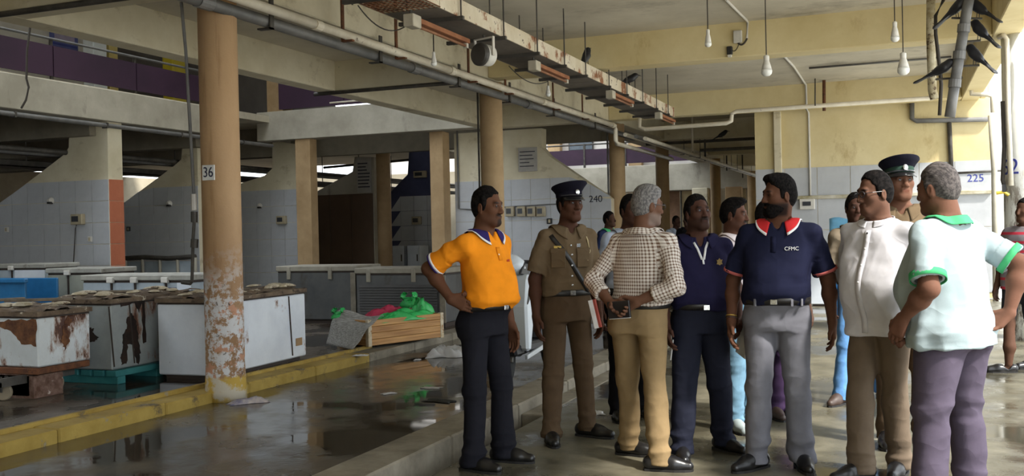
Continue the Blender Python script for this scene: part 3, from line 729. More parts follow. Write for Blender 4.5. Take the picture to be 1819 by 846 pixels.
sw = P(1783, 346, Y=12.9)
q_ = tag(empty('tap', tuple(sw)), 'small yellow valve on the pale right column', 'tap')
MB().tube([(-.08, -.03, .02), (0, -.03, .03), (.05, -.03, -.01)], .02, 8).build('valve_body', plain('brass_yellow', srgb(208, 180, 60), .5), q_)
MB().box((-.02, -.05, .03), (.02, 0, .12)).build('switch', plain('black_plastic', srgb(34, 32, 32), .5), q_)
# painted numbers
ink_blue = plain('blue_paint_ink', srgb(58, 66, 150), .7)
ink_dark = plain('dark_ink', srgb(44, 44, 56), .7)
n1 = P(1733, 317, Y=yw - .02)
tag(lettering('225', .19, ink_blue, (n1.x, yw - .016, n1.z), (math.pi / 2, 0, 0)), 'blue painted number 225 on the white tiles', 'number')
n2 = P(1058, 354, Y=Y6 - .02)
tag(lettering('240', .2, ink_dark, (n2.x, Y6 - .016, n2.z), (math.pi / 2, 0, 0)), 'dark painted number 240 on the white tiles', 'number')
cc = Vector((1.40, 13.13, 0)); cdir = math.atan2(-13.13, -1.40)
pn = tag(empty('painted_number', (cc.x, cc.y, P(1802, 297, Y=12.9).z)), 'blue painted number on the pale right column', 'number')
for ch, da in (('6', -1.05), ('2', -.55)):
    a_ = cdir + da
    lettering(ch, .26, ink_blue, (.251 * math.cos(a_), .251 * math.sin(a_), 0), (math.pi / 2, 0, a_ + math.pi / 2), pn)
# number plate on the first column
a_ = math.atan2(-7.15, 5.57) - .62
pz = P(357, 308, Y=7.0).z
plate = tag(empty('number_plate', (XC + .03 + .17 * math.cos(a_), 7.15 + .17 * math.sin(a_), pz), a_ + math.pi / 2), 'white plate reading 36 on the peeling column', 'sign')
MB().box((-.062, -.012, -.066), (.062, 0, .066)).build('plate', plain('white_plate', srgb(214, 214, 212), .5), plate, .002)
lettering('36', .125, plain('navy_ink', srgb(30, 32, 60)), (0, -.013, 0), (math.pi / 2, 0, 0), plate, .002, .85)
# notices
def notice(px0, py0, px1, py1, Y, label, rows):
    a_, b_ = P(px0, py0, Y=Y), P(px1, py1, Y=Y)
    e = tag(empty('notice_board', ((a_.x + b_.x) / 2, Y, b_.z)), label, 'sign')
    w, h = b_.x - a_.x, a_.z - b_.z
    MB().box((-w / 2, -.03, 0), (w / 2, 0, h)).build('board', plain('grey_notice', srgb(168, 164, 158), .7), e, .004)
    for k in range(rows):
        z = h * (.82 - .75 * k / rows); ww = w * random.uniform(.5, .84)
        MB().box((-w * .42, -.034, z - h * .018), (-w * .42 + ww, -.03, z + h * .018)).build('text_line', ink_dark, e)
notice(634, 280, 661, 342, Y4 - .02, 'grey notice with lines of text above the brown board', 8)
notice(921, 263, 955, 304, Y6 - .02, 'grey notice with lines of text on the middle wall', 5)
# meters, lamps and sockets on the tiled walls
meter_m = plain('beige_meter_case', srgb(172, 160, 134), .6)
def wall_box(px, py, Y, w, h, name, label, cat, cable=None):
    p = P(px, py, Y=Y)
    e = tag(empty(name, (p.x, Y - .014, p.z)), label, cat)
    MB().box((-w / 2, -.1, -h / 2), (w / 2, 0, h / 2)).build('case', meter_m, e, .012)
    MB().box((-w * .36, -.108, -h * .22), (w * .2, -.098, h * .3)).build('dial_window', plain('dark_display', srgb(52, 54, 60), .3), e)
    if cable: MB().tube([(-w * .2, -.03, -h / 2), (-w * .3, -.03, -h * .8), (-w * .3 + cable[0], -.02, -cable[1])], .008, 6).build('cable', cord_m, e)
wall_box(143, 390, Y1, .28, .2, 'electric_meter', 'beige electric meter on the first tiled partition, cable below', 'meter', (-.08, .8))
wall_box(503, 391, Y3, .26, .2, 'electric_meter', 'beige electric meter on the partition left of the square pillar', 'meter')
wall_box(742, 392, Y5, .3, .24, 'electric_meter', 'dusty electric meter on the partition below the blue wall', 'meter')
wall_box(748, 310, Y5, .42, .2, 'wall_unit', 'white wall unit on the blue painted partition', 'box')
for k, px in enumerate((908, 928, 946, 963)):
    wall_box(px, 376, Y6, .19, .22, 'electric_meter', 'electric meter on the middle wall, %s of the row of four' % ['leftmost', 'second from left', 'third from left', 'rightmost'][k], 'meter')
polyp('conduit', [P(896, 368, Y=Y6 - .03), P(1000, 362, Y=Y6 - .03)], .014, grey_pipe, 'grey conduit above the row of four meters', 'conduit')
polyp('conduit', [P(812, 232, Y=Y6 - .04), P(815, 371, Y=Y6 - .04), P(842, 373, Y=Y6 - .04)], .02, grey_pipe, 'grey conduit bending low beside the peach square pillar', 'conduit')
polyp('cable', [P(898, 467, Y=Y6 - .04), P(958, 467, Y=Y6 - .04)], .018, cord_m, 'black cable along the middle wall behind the officer', 'cable')
def wall_lamp(px, py, Y, label):
    p = P(px, py, Y=Y); e = tag(empty('wall_socket', (p.x, Y - .014, p.z)), label, 'socket')
    MB().lathe([(.06, 0), (.07, .02), (.05, .06), (.03, .09)], 14).build('cover', cap_w, e).rotation_euler = (math.pi / 2, 0, 0)
    MB().box((-.02, -.1, -.06), (.05, -.02, -.02)).build('plug', plain('black_plastic', srgb(34, 32, 32), .5), e)
wall_lamp(93, 357, Y1, 'round white socket on the first tiled partition')
wall_lamp(303, 362, Y2, 'round white socket on the tiled partition left of the worn column')
wall_lamp(463, 366, Y3, 'round white socket on the partition right of the worn column')
def wall_switch(px, py, Y, label, dark=False, s=.05):
    p = P(px, py, Y=Y); e = tag(empty('wall_switch', (p.x, Y - .014, p.z)), label, 'switch')
    MB().box((-s, -.03, -s), (s, 0, s)).build('plate', plain('black_plastic', srgb(34, 32, 32), .5) if dark else cap_w, e, .006)
    MB().box((-s * .4, -.04, -s * .6), (s * .4, -.028, s * .6)).build('rocker', meter_m, e, .004)
wall_switch(14, 408, Y1, 'white wall switch at the left edge on the first partition')
wall_switch(162, 425, Y1, 'white wall switch low beside the terracotta tiles')
wall_switch(230, 407, Y2, 'black wall switch right of the terracotta tiles', True)
wall_switch(977, 393, Y6, 'black wall switch behind the officer', True, .06)
# things on the upper gallery
sg = P(114, 66, X=-18.35)
e = tag(empty('wall_sign', (-18.38, sg.y, sg.z)), 'blue sign hanging on the grey gallery wall', 'sign')
MB().box((0, -.42, -.26), (.04, .42, .2)).build('sign_board', plain('blue_sign', srgb(96, 104, 170), .5), e, .01)
MB().box((.04, -.3, -.1), (.046, .3, .08)).build('sign_print', plain('pale_print', srgb(180, 170, 200)), e)
MB().box((.04, -.38, -.22), (.046, .38, -.17)).build('sign_print', plain('deep_blue_print', srgb(60, 70, 150)), e)
for k, (px, py, w, h, c, lab) in enumerate([(178, 95, .4, .6, srgb(220, 226, 232), 'lit window built as a bright pale box on the gallery behind the railing'), (202, 97, .26, .6, srgb(196, 176, 110), 'yellowish wooden cabinet on the gallery behind the railing'), (318, 113, .5, .7, srgb(204, 184, 40), 'yellow cloth built as a box on the gallery left of the worn column')]):  # pale box: lit window, light put into its colour; yellow box: cloth
    p = P(px, py, X=-16.5)
    e = tag(empty('cabinet', (-16.5, p.y, 4.2)), lab, 'cabinet')
    H_ = p.z - 4.2 + h * .5
    MB().box((-.3, -w / 2, 0), (0, w / 2, H_)).build('cabinet_body', plain('cab_%d' % k, c, .5, var=.05), e, .01)
    for q in range(2): MB().box((0, -w / 2 + .02, H_ * (.45 + .27 * q)), (.012, w / 2 - .02, H_ * (.68 + .27 * q))).build('door_panel', plain('cab_%d' % k, c, .5, var=.05), e, .004)
polyp('cable', [P(56, -5, X=-9), P(54, 45, X=-9), P(48, 90, X=-9), P(47, 140, X=-9), P(51, 155, X=-9), P(46, 178, X=-9), P(38, 192, X=-9)], .012, cord_m, 'dark knotted cable hanging at the upper left', 'cable')

for k, (x0_, x1_, s_) in enumerate(((640, 700, .12), (905, 960, .10))):
    a_, b_ = P(x0_, 30, X=TX0), P(x1_, 60, X=TX0)
    polyp('cable', arc((TX0 - .02, a_.y, TZ - .01), (TX0 - .02, b_.y + .3, TZ - .01), s_, 12), .006, cord_m, ['thin dark wire drooping under the near end of the cable tray', 'thin dark wire drooping under the tray beyond the floodlight'][k], 'cable', 6)
# ================================================================== FREEZERS AND GOODS
def rusty(name, base1, base2, amt, streak=(1, 1, .5), sc=3.0):
    return mottled(name, base1, base2, 2.0, .45, 0, .12, spots=[(srgb(138, 92, 56), sc, amt - .03, .08, streak), (srgb(74, 42, 28), sc, amt + .02, .04, streak), (srgb(44, 30, 24), 11, .68, .04)])
fz_white = rusty('white_freezer_steel', srgb(204, 210, 220), srgb(222, 228, 236), .66, (1, 1, .7), 3.2)
fz_rust = rusty('heavily_rusted_steel', srgb(196, 200, 200), srgb(216, 222, 226), .54, (1, 1, .45), 3.0)
fz_grey = rusty('dull_grey_freezer', srgb(138, 144, 144), srgb(166, 170, 168), .58, (1, 1, .4), 2.6)
fz_dark = mottled('dull_steel_freezer', srgb(74, 75, 76), srgb(96, 96, 94), 1.5, .5, .2, .1, spots=[(srgb(72, 66, 58), 3, .58, .12, (1, 1, .4))])
lid_dirty = mottled('grimy_freezer_lid', srgb(84, 68, 54), srgb(122, 104, 84), 5, .8, 0, .4, spots=[(srgb(196, 186, 168), 9, .60, .05), (srgb(48, 36, 28), 6, .57, .08)])
grime_mat = mottled('rotten_foam', srgb(176, 160, 130), srgb(216, 206, 184), 9, .9, 0, .5, spots=[(srgb(96, 70, 48), 7, .55, .08)])
seam = plain('dark_seam', srgb(58, 48, 42), .8)

def ragged(pts, amp, seed, sub=5):
    r = random.Random(seed); out = []
    for i, (a_, b_) in enumerate(pts):
        c_, d_ = pts[(i + 1) % len(pts)]
        for k in range(sub):
            t = k / sub; out.append((a_ + (c_ - a_) * t + r.uniform(-amp, amp), b_ + (d_ - b_) * t + r.uniform(-amp, amp)))
    return out
def freezer(name, loc, rz, L, W, H, body, lid, label, legs=.05, ribs=(), handle=True, front='x', debris=0, seed=0, badge=False):
    """chest freezer; local box x in [-W,0], y in [0,L], the corner nearest the camera at the origin; long face looks to +x"""
    r = random.Random(seed)
    e = tag(empty(name, loc, rz), label, 'freezer')
    MB().box((-W, 0, legs), (0, L, H - .09)).build('cabinet', body, e, .012)
    def ltop(u, v):
        e_ = min(u, 1 - u, v, 1 - v) < .02
        return (-W - .015 + u * (W + .03) + (r.uniform(-.012, .012) if e_ else 0), -.015 + v * (L + .03) + (r.uniform(-.012, .012) if e_ else 0), H - (.034 if e_ else .02) + .010 * math.sin(9 * u + 7 * v + seed) + .008 * math.sin(23 * u - 17 * v) + r.uniform(-.007, .009))
    lidm = MB().grid(ltop, 19, 29)
    lidm.box((-W - .015, -.015, H - .075), (.015, L + .015, H - .035)).build('lid', lid, e)
    MB().box((-W + .004, .004, H - .092), (-.004, L - .004, H - .074)).build('gasket', seam, e)
    if legs: MB().box((-W + .05, .05, 0), (-.05, L - .05, legs + .01)).build('plinth', seam, e)
    for y_ in ribs: MB().tube([(.004, y_, legs + .03), (.006, y_ - .03, H * .5), (.004, y_ - .05, H - .1)], .007, 6).build('seam_strip', seam, e)
    if handle: MB().box((.0, L * .45, H - .085), (.03, L * .55, H - .055)).build('handle', dark_metal, e, .006)
    if badge: MB().box((0, L - .2, legs + .12), (.004, L - .08, legs + .2)).build('badge', plain('brown_badge', srgb(150, 120, 84)), e)
    for k in range(debris):
        x_, y_ = -r.uniform(.04, W - .04), r.uniform(.04, L - .04); s1, s2 = r.uniform(.05, .13), r.uniform(.02, .05)
        mm = MB().lathe([(.3 * s1, 0), (s1, s2 * .4), (.8 * s1, s2 * .8), (.3 * s1, s2)], 7, (0, 0, 0), 1, r.uniform(.5, .9))
        o = mm.build('foam_scrap', grime_mat, e); o.location = (x_, y_, H - .02); o.rotation_euler = (r.uniform(-.1, .1), r.uniform(-.1, .1), r.uniform(0, 3))
    return e
rz3 = .03
freezer('chest_freezer', (-5.86, 7.38, ZP), rz3, 1.55, .64, .79, fz_white, lid_dirty, 'big white chest freezer behind the peeling column', .04, (1.28, .06), False, debris=16, seed=3, badge=True)
f2 = freezer('chest_freezer', (-6.66, 6.95, ZP + .13), .02, 1.25, .66, .68, fz_grey, lid_dirty, 'rust-eaten grey chest freezer on a teal pallet, in the middle', .0, (.28, .02), False, debris=14, seed=5)
# torn hole with black rusted edge on its side
hole_m = mottled('black_rust_hole', srgb(24, 18, 15), srgb(52, 34, 24), 8, .9, 0, .4)
for nm, pts in (('rust_patch', [(.10, .12), (.14, .2), (.13, .3), (.19, .36), (.20, .46), (.26, .50), (.31, .42), (.33, .3), (.36, .12), (.34, .02), (.30, .03), (.28, .2), (.2, .22), (.18, .04), (.12, .03)]), ('rust_patch', [(.13, .56), (.3, .60), (.36, .5), (.4, .58), (.4, .2), (.44, .2), (.44, .62), (.12, .62)])):
    MB().prism(ragged(pts, .009, len(pts)), 'x', -.001, .004).build(nm, hole_m, f2)
MB().prism(ragged([(-.5, .28), (-.42, .24), (-.3, .26), (-.2, .25), (-.15, .3), (-.22, .34), (-.2, .38), (-.26, .38), (-.3, .31), (-.45, .31)], .008, 3), 'y', -.004, .001).build('rust_patch', hole_m, f2)
pal = tag(empty('pallet', (-6.64, 6.95, ZP)), 'teal painted pallet under the rust-eaten freezer', 'pallet')
teal = mottled('teal_paint', srgb(40, 112, 116), srgb(62, 134, 134), 4, .7)
for k in range(3): MB().box((-.7, .02 + k * .5, 0), (.02, .12 + k * .5, .07)).build('bearer', teal, pal, .005)
for k in range(5): MB().box((-.7 + k * .15, .0, .07), (-.58 + k * .15, 1.2, .125)).build('slat', teal, pal, .005)
f1 = freezer('chest_freezer', (-6.70, 6.17, .36), -.02, .56, 1.35, .50, fz_rust, lid_dirty, 'badly rusted chest freezer on a wheeled trolley at the left edge', .0, (), False, debris=14, seed=9)
for pts, ax in (([(.28, .12), (.33, .2), (.3, .3), (.36, .36), (.30, .4), (.26, .3), (.24, .2)], 'x'), ([(-.18, .2), (-.02, .18), (-.01, .40), (-.3, .40), (-.5, .36), (-.3, .3)], 'y')):
    MB().prism(ragged(pts, .011, 4), ax, -.001 if ax == 'x' else -.004, .004 if ax == 'x' else .001).build('rust_patch', mottled('brown_rust_flake', srgb(72, 42, 28), srgb(128, 86, 54), 9, .9, 0, .4), f1)
tr = tag(empty('trolley', (-6.70, 6.17, ZP)), 'rusty trolley with pale wheels carrying the left freezer', 'trolley')
MB().box((-1.35, -.02, .2), (.0, .56, .255)).build('deck', rust_iron, tr, .006)
MB().box((-1.4, -.3, .13), (-.12, -.26, .17)).box((-1.4, -.3, .13), (-1.36, .5, .17)).box((-.16, -.3, .13), (-.12, .5, .2)).build('frame', dark_metal, tr)
for wx, wy in ((-.24, -.14), (-1.1, -.14), (-.24, .4), (-1.1, .4)):
    wh = MB().lathe([(.02, -.022), (.062, -.022), (.07, -.012), (.07, .012), (.062, .022), (.02, .022)], 22).build('wheel', plain('pale_rubber', srgb(140, 128, 108), .7), tr)
    wh.location = (wx, wy, .07); wh.rotation_euler = (math.pi / 2, 0, .5)
    MB().box((wx - .02, wy - .035, .07), (wx + .02, wy - .028, .2)).box((wx - .02, wy + .028, .07), (wx + .02, wy + .035, .2)).build('caster_fork', dark_metal, tr)
MB().grid(lambda u, v: (-.1 - u * .55, -.01, .02 + v * .18 + .0 * u), 3, 3).box((-.6, -.01, .0), (-.05, .3, .19)).build('rust_debris', mottled('crumbled_rust', srgb(84, 56, 42), srgb(130, 104, 92), 14, .9, 0, .6, spots=[(srgb(190, 176, 170), 18, .62, .05)]), tr)
# dark freezers in the middle distance
def dark_box(loc, L, W, H, label, louvre):
    e = tag(empty('chest_freezer', loc), label, 'freezer')
    MB().box((-L, 0, .06), (0, W, H - .1)).build('cabinet', fz_dark, e, .012)
    MB().box((-L - .02, -.02, H - .08), (.02, W + .02, H)).build('lid', mottled('dull_pale_lid', srgb(126, 120, 106), srgb(150, 144, 130), 3, .7), e, .01)
    MB().box((-L + .005, .005, H - .1), (-.005, W, H - .08)).build('gasket', seam, e)
    MB().box((-L + .04, .04, 0), (-.04, W, .065)).build('plinth', seam, e)
    MB().box((-.09, -.012, .06), (-.005, .0, H - .1)).build('corner_post', kerb_grey, e)
    for k in range(2): MB().box((-L + .18 + k * .72, -.03, H - .2), (-L + .24 + k * .72, .0, H - .02)).build('hinge', mottled('dull_pale_lid', srgb(126, 120, 106), srgb(150, 144, 130), 3, .7), e, .004)
    if louvre:
        n = 13
        for k in range(n):
            z = .1 + k * (H - .34) / n
            MB().prism([(-.028, z), (-.004, z + .012), (-.004, z + .042), (-.012, z + .042)], 'x', -L + .06, -.12).build('louvre_slat', plain('black_louvre', srgb(58, 56, 54), .6), e)
    return e
dark_box((-7.42, 12.55, ZP), 1.36, .7, .86, 'dull grey chest freezer with a plain front left of the louvred one', False)
dark_box((-5.88, 12.35, ZP), 1.42, .7, .83, 'louvred dark chest freezer behind the orange shirt man', True)
# pale freezers farther back on the left
def pale_box(loc, L, W, H, label, m, posts=(), sign=False, endw=0):
    e = tag(empty('chest_freezer', loc), label, 'freezer')
    MB().box((-L, 0, .05), (0, W, H - .1)).build('cabinet', m, e, .012)
    MB().box((-L - .02, -.02, H - .07), (.02, W + .02, H)).build('lid', mottled('grey_lid', srgb(140, 138, 130), srgb(170, 168, 160), 3, .6, spots=[(srgb(84, 76, 64), 4, .58, .1)]), e, .01)
    MB().box((-L + .01, .01, H - .1), (-.01, W - .01, H - .07)).build('gasket', seam, e)
    MB().box((-L + .04, .04, 0), (-.04, W - .04, .055)).build('plinth', seam, e)
    for x in posts:
        MB().box((-L * x - .015, -.012, .05), (-L * x + .015, .0, H - .1)).build('seam_strip', seam, e)
        MB().box((-L * x - .05, -.05, H - .1), (-L * x + .05, .0, H - .03)).build('latch', cap_w, e, .006)
    if sign: MB().box((-L * .3, -.012, H - .34), (-L * .13, -.001, H - .16)).build('badge', plain('dark_blue_badge', srgb(44, 44, 88), .4), e)
    if endw: MB().box((-L * endw, -.014, .05), (.0, .0, H - .1)).build('white_panel', fz_white, e)
pf = mottled('pale_blue_freezer', srgb(150, 162, 172), srgb(176, 186, 194), 2, .45)
pale_box((-8.2, 9.9, ZP), 1.75, .7, .86, 'pale chest freezer with a blue badge left of the worn column', pf, (.72, .5, .22), True, .12)
pale_box((-11.0, 11.3, ZP), 1.05, .7, .9, 'grey-green chest freezer near the terracotta tiled end', mottled('greygreen_freezer', srgb(138, 140, 130), srgb(160, 162, 150), 2, .5), (.6,))
pale_box((-12.95, 12.1, ZP), 1.3, .7, .95, 'pale blue chest freezer at the far left edge', pf, (.55,), False, .5)
tub = tag(empty('fish_tub', (-11.4, 10.3, ZP)), 'shallow blue tub beside the pale freezers at the left', 'tub')
blue_pl = plain('blue_plastic', srgb(44, 110, 160), .4)
MB().box((-1.5, 0, 0), (0, .6, .06)).box((-1.5, 0, .06), (0, .04, .78)).box((-1.5, .56, .06), (0, .6, .78)).build('tub_body', blue_pl, tub, .01)
MB().box((-1.55, -.05, .74), (.05, .02, .80)).build('rim', blue_pl, tub, .01)
# low pipe rack behind
rk = tag(empty('pipe_rack', (-14.2, 16.2, ZP)), 'low black pipe rack in front of the tiles left of the worn column', 'rack')
MB().tube([(-1.0, 0, .92), (-.4, 0, .94), (.2, 0, .91), (.9, 0, .94)], .05, 8).build('top_rail', dark_metal, rk)
for k in range(5): MB().tube([(-.9 + k * .45, 0, 0), (-.9 + k * .45, 0, .92)], .03, 8).build('upright', grey_conc, rk)
for k in range(4): MB().box((-.87 + k * .45, .03, .1), (-.48 + k * .45, .05, .85)).build('panel', pf, rk)
# white cabinets far behind
for k, (px0, px1) in enumerate(((697, 717), (723, 745))):
    a_, b_ = P(px0, 437, Y=25.8), P(px1, 437, Y=25.8)
    e = tag(empty('cabinet', (a_.x, 25.8, ZP)), ['white cabinet far back right of the round pillar', 'white cabinet far back left of the elbow of the orange shirt man'][k], 'cabinet')
    w_ = b_.x - a_.x
    MB().box((0, 0, 0), (w_, .6, a_.z - ZP)).build('cabinet_body', fz_white, e, .01)
    MB().box((.02, -.02, .06), (w_ - .02, 0, a_.z - ZP - .03)).build('door', fz_white, e, .008)
    MB().box((w_ - .08, -.04, .5), (w_ - .05, -.02, .7)).build('handle', dark_metal, e)
# planks and rags lying on the left freezers
scrap = mottled('grey_driftwood', srgb(92, 82, 70), srgb(128, 116, 100), 6, .9, 0, .3)
for k, (x_, y_, z_, L_, rz_, ry_) in enumerate([(-6.95, 6.42, .895, .55, .5, 0), (-7.5, 6.45, .885, .5, 1.2, 0), (-7.05, 7.35, .905, .5, .2, 0)]):
    o = MB().box((-L_ / 2, -.03, 0), (L_ / 2, .03, .025)).build('plank', scrap, None, .004)
    o.location = (x_, y_, z_); o.rotation_euler = (0, ry_, rz_)
    tag(o, ['grey scrap plank lying on the trolley freezer lid', 'short scrap plank farther left on the trolley freezer lid', 'scrap plank lying on the rust-eaten freezer'][k], 'plank')
# ---- crate with cloth, newspaper and bags
k0, k1 = P(655, 617, Z=.1), P(788, 600, Z=.1)
crz = math.atan2(k1.y - k0.y, k1.x - k0.x)
CL = (k1 - k0).length
def wood_mat():
    s = NT('striped_pine'); v = s.mapping((.6, 1, 16))
    c = s.ramp(s.noise(v, 2.2, 6, .6), .35, .65, srgb(150, 102, 52), srgb(204, 156, 96))
    s.color(c); s.set(.6); s.bump(s.noise(v, 6, 4), .2, .005); return s.m
pine = wood_mat()
cr8 = tag(empty('wooden_crate', (k0.x, k0.y, ZP), crz), 'striped wooden crate with worn white corners on the kerb', 'crate')
for k in range(4):
    z0 = .01 + k * .075
    MB().box((.03, 0, z0), (CL - .03, .03, z0 + .072)).build('plank', pine, cr8, .004)
    MB().box((.03, .57, z0), (CL - .03, .6, z0 + .072)).build('plank', pine, cr8, .004)
    MB().box((.0, .03, z0), (.03, .57, z0 + .072)).build('plank', pine, cr8, .004)
    MB().box((CL - .03, .03, z0), (CL, .57, z0 + .072)).build('plank', pine, cr8, .004)
worn = mottled('chipped_white_corner', srgb(186, 166, 130), srgb(214, 204, 184), 12, .8, spots=[(srgb(150, 108, 62), 14, .55, .05)])
for x_, y_ in ((-.006, -.006), (CL - .05, -.006), (-.006, .55), (CL - .05, .55)):
    MB().box((x_, y_, 0), (x_ + .056, y_ + .056, .315)).build('corner_post', worn, cr8, .006)
MB().box((.03, .03, .02), (CL - .03, .57, .24)).build('filling', plain('dark_filling', srgb(70, 60, 50)), cr8)
def crumple(name, loc, rz, sx, sy, h, m, label, cat, seed, n=26):
    r = np.random.RandomState(seed); ph = r.uniform(0, 6.3, 8); kx = r.uniform(4, 16, 8); ky = r.uniform(4, 16, 8)
    def fn(u, v):
        a_, b_ = (u - .5) * 2, (v - .5) * 2
        w = sum(math.sin(kx[i] * a_ + ky[i] * b_ + ph[i]) for i in range(8)) / 4
        edge = max(0, 1 - max(abs(a_), abs(b_)) ** 3)
        rad = 1 + .14 * math.sin(5 * math.atan2(b_, a_) + ph[0])
        return (a_ * sx * rad + .02 * w * edge, b_ * sy * rad, max(.004, edge * h * (.65 + .45 * w)))
    mm = MB().grid(fn, n, n)
    o = mm.build(name, m, None); so = o.modifiers.new('thickness', 'SOLIDIFY'); so.thickness = .003
    for f in o.data.polygons: f.use_smooth = True
    o.location = loc; o.rotation_euler = (0, 0, rz)
    return tag(o, label, cat)
cdir_ = Vector((math.cos(crz), math.sin(crz), 0)); cper = Vector((-math.sin(crz), math.cos(crz), 0))
def on_crate(u, v, z): return Vector((k0.x, k0.y, ZP)) + cdir_ * (u * CL) + cper * (v * .6) + Vector((0, 0, z))
green_pl = plain('green_plastic_bag', srgb(52, 176, 92), .35, var=.15)
red_cl = plain('crimson_cloth', srgb(170, 44, 74), .8, var=.15)
crumple('plastic_bag', on_crate(.55, .18, .26), crz, .45, .12, .14, green_pl, 'green plastic bag spread along the front of the crate', 'bag', 1)
crumple('red_cloth', on_crate(.5, .5, .27), crz, .45, .16, .15, red_cl, 'crimson cloth lying in the wooden crate', 'cloth', 2)
bg1 = crumple('plastic_bag', on_crate(.86, .45, .30), crz + .4, .16, .13, .22, green_pl, 'knotted green plastic bag standing up at the right end of the crate', 'bag', 4)
def ear_bag(loc, label, s=1.0, seed=0):
    r = random.Random(seed); e = tag(empty('plastic_bag', loc), label, 'bag')
    MB().lathe([(.09 * s, 0), (.1 * s, .04 * s), (.06 * s, .09 * s), (.025 * s, .12 * s)], 12, sx=1.2, sy=.7).build('bag_body', green_pl, e, smooth=True)
    for sg_ in (-1, 1):
        MB().grid(lambda u, v: (sg_ * (.005 + .075 * math.sin(u * 2.6)) * s + .012 * math.sin(11 * v + 4 * u), (v - .5) * .13 * s * (1 - .3 * u) + .01 * math.sin(9 * u), (.07 + .10 * u + .012 * math.sin(13 * v + 7 * u + sg_)) * s), 9, 11).build('bag_handle', green_pl, e, smooth=True)
ear_bag(on_crate(.80, .62, .38), 'twisted green bag ears poking up from the crate at its right end', 1.1, 1)
ear_bag(on_crate(-.02, .9, .30), 'small green bag behind the left end of the crate', .8, 2)
# newspaper sack sliding off the crate
def news_mat():
    s = NT('newsprint'); v = s.mapping((1, 6, 1))
    c = s.ramp(s.noise(s.mapping((3, 30, 30)), 4, 5, .7), .42, .58, srgb(112, 110, 106), srgb(168, 166, 162))
    s.color(c); s.set(.85); return s.m
A0, A1 = on_crate(.02, 1.0, .40), on_crate(.20, .0, .335)
B0, B1 = P(579, 613, Z=ZP + .02), P(626, 623, Z=ZP + .02)
def nfn(u, v):
    a_ = A0.lerp(A1, v); b_ = B0.lerp(B1, v); p = a_.lerp(b_, u)
    t = u; p.z = ZP + .02 + (a_.z - ZP - .02) * max(0, 1 - t ** 1.6) + .02 * math.sin(7 * v + 3 * u) * (1 - u) + .012 * math.sin(14 * u)
    return p
o = MB().grid(nfn, 22, 16).build('newspaper', news_mat(), None, smooth=True, origin=B1)
o.modifiers.new('thickness', 'SOLIDIFY').thickness = .006
tag(o, 'grey newspaper sheet draped from the crate down to the platform', 'newspaper')
white_pl = plain('white_plastic_sheet', srgb(204, 204, 206), .45, var=.1)
tp_ = P(795, 633, Z=-.02); crumple('plastic_sheet', (tp_.x, tp_.y, -.02), .4, .22, .16, .14, white_pl, 'crumpled white plastic sheet on the road behind the orange shirt man', 'litter', 5)
tp_ = P(440, 716, Z=-.02); crumple('plastic_bag', (tp_.x, tp_.y, -.02), .8, .16, .07, .05, mottled('grubby_bag', srgb(120, 120, 150), srgb(196, 186, 180), 9, .5), 'grubby crumpled bag on the road at the foot of the column', 'litter', 6)
tp_ = P(607, 608, Z=ZP)
bits = [(640, 632, .05, 'small pale scrap on the platform edge under the newspaper')]
for x_, y_, s1, lab in bits:
    q_ = P(x_, y_, Z=.08); crumple('paper_scrap', (q_.x, q_.y, .078), .3, s1 * 1.6, s1, .02, white_pl, lab, 'litter', int(x_), 8)
for k, (x_, y_, s1) in enumerate([(765, 690, .07), (690, 700, .05), (1062, 735, .06), (782, 713, .1), (1095, 625, .05), (742, 640, .05)]):
    q_ = P(x_, y_, Z=-.02 if x_ < 1050 else 0)
    dark = k in (3,)
    crumple('paper_scrap', (q_.x, q_.y, -.018 if x_ < 1050 else .002), k, s1 * 1.3, s1 * .7, .015, plain('dark_scrap', srgb(40, 40, 38)) if dark else white_pl, ['pale scrap on the wet road left of the orange shirt man', 'tiny pale scrap in the middle of the wet road', 'shiny scrap on the pavement between the officer and the checked shirt man', 'dark scrap on the wet road beside the trouser leg', 'pale scrap far along the kerb', 'tiny scrap on the road by the far kerb'][k], 'litter', 20 + k, 8)
# white freezer and blue stand far right behind the group
q_ = P(1466, 545, Z=0)
e = tag(empty('chest_freezer', (P(1440, 545, Z=0).x, q_.y, 0)), 'white freezer behind the bearded man and the white shirt man', 'freezer')
W_ = P(1484, 545, Y=q_.y).x - P(1440, 545, Y=q_.y).x; H_ = P(1466, 470, Y=q_.y).z
MB().box((0, 0, .04), (W_, .6, H_ - .05)).build('cabinet', fz_white, e, .012)
MB().box((-.02, -.02, H_ - .05), (W_ + .02, .62, H_)).build('lid', fz_white, e, .01)
MB().box((.03, .03, 0), (W_ - .03, .57, .045)).build('plinth', seam, e)
q2_ = P(1494, 580, Z=0)
e = tag(empty('blue_stand', tuple(q2_)), 'blue metal stand with a cloth behind the white shirt man', 'stand')
bm_ = plain('bright_blue_paint', srgb(40, 110, 168), .5)
zt_ = P(1490, 396, Y=q2_.y).z
for x_, y_ in ((-.04, 0), (.5, 0), (-.04, .4), (.5, .4)): MB().box((x_ - .03, y_ - .03, 0), (x_ + .03, y_ + .03, zt_)).build('leg', bm_, e, .004)
MB().box((-.1, -.06, zt_ - .02), (.56, .46, zt_ + .05)).build('top', bm_, e, .006)
MB().box((-.08, -.05, .5), (.54, .44, .53)).build('shelf', bm_, e, .006)
MB().grid(lambda u, v: (-.12 + .5 * u, -.09 - .05 * math.sin(3 * v) * (1 - v), zt_ + .06 - .45 * v + .02 * math.sin(8 * u)), 9, 9).build('cloth', plain('pale_blue_cloth', srgb(110, 170, 206), .8), e, smooth=True).modifiers.new('t', 'SOLIDIFY').thickness = .004

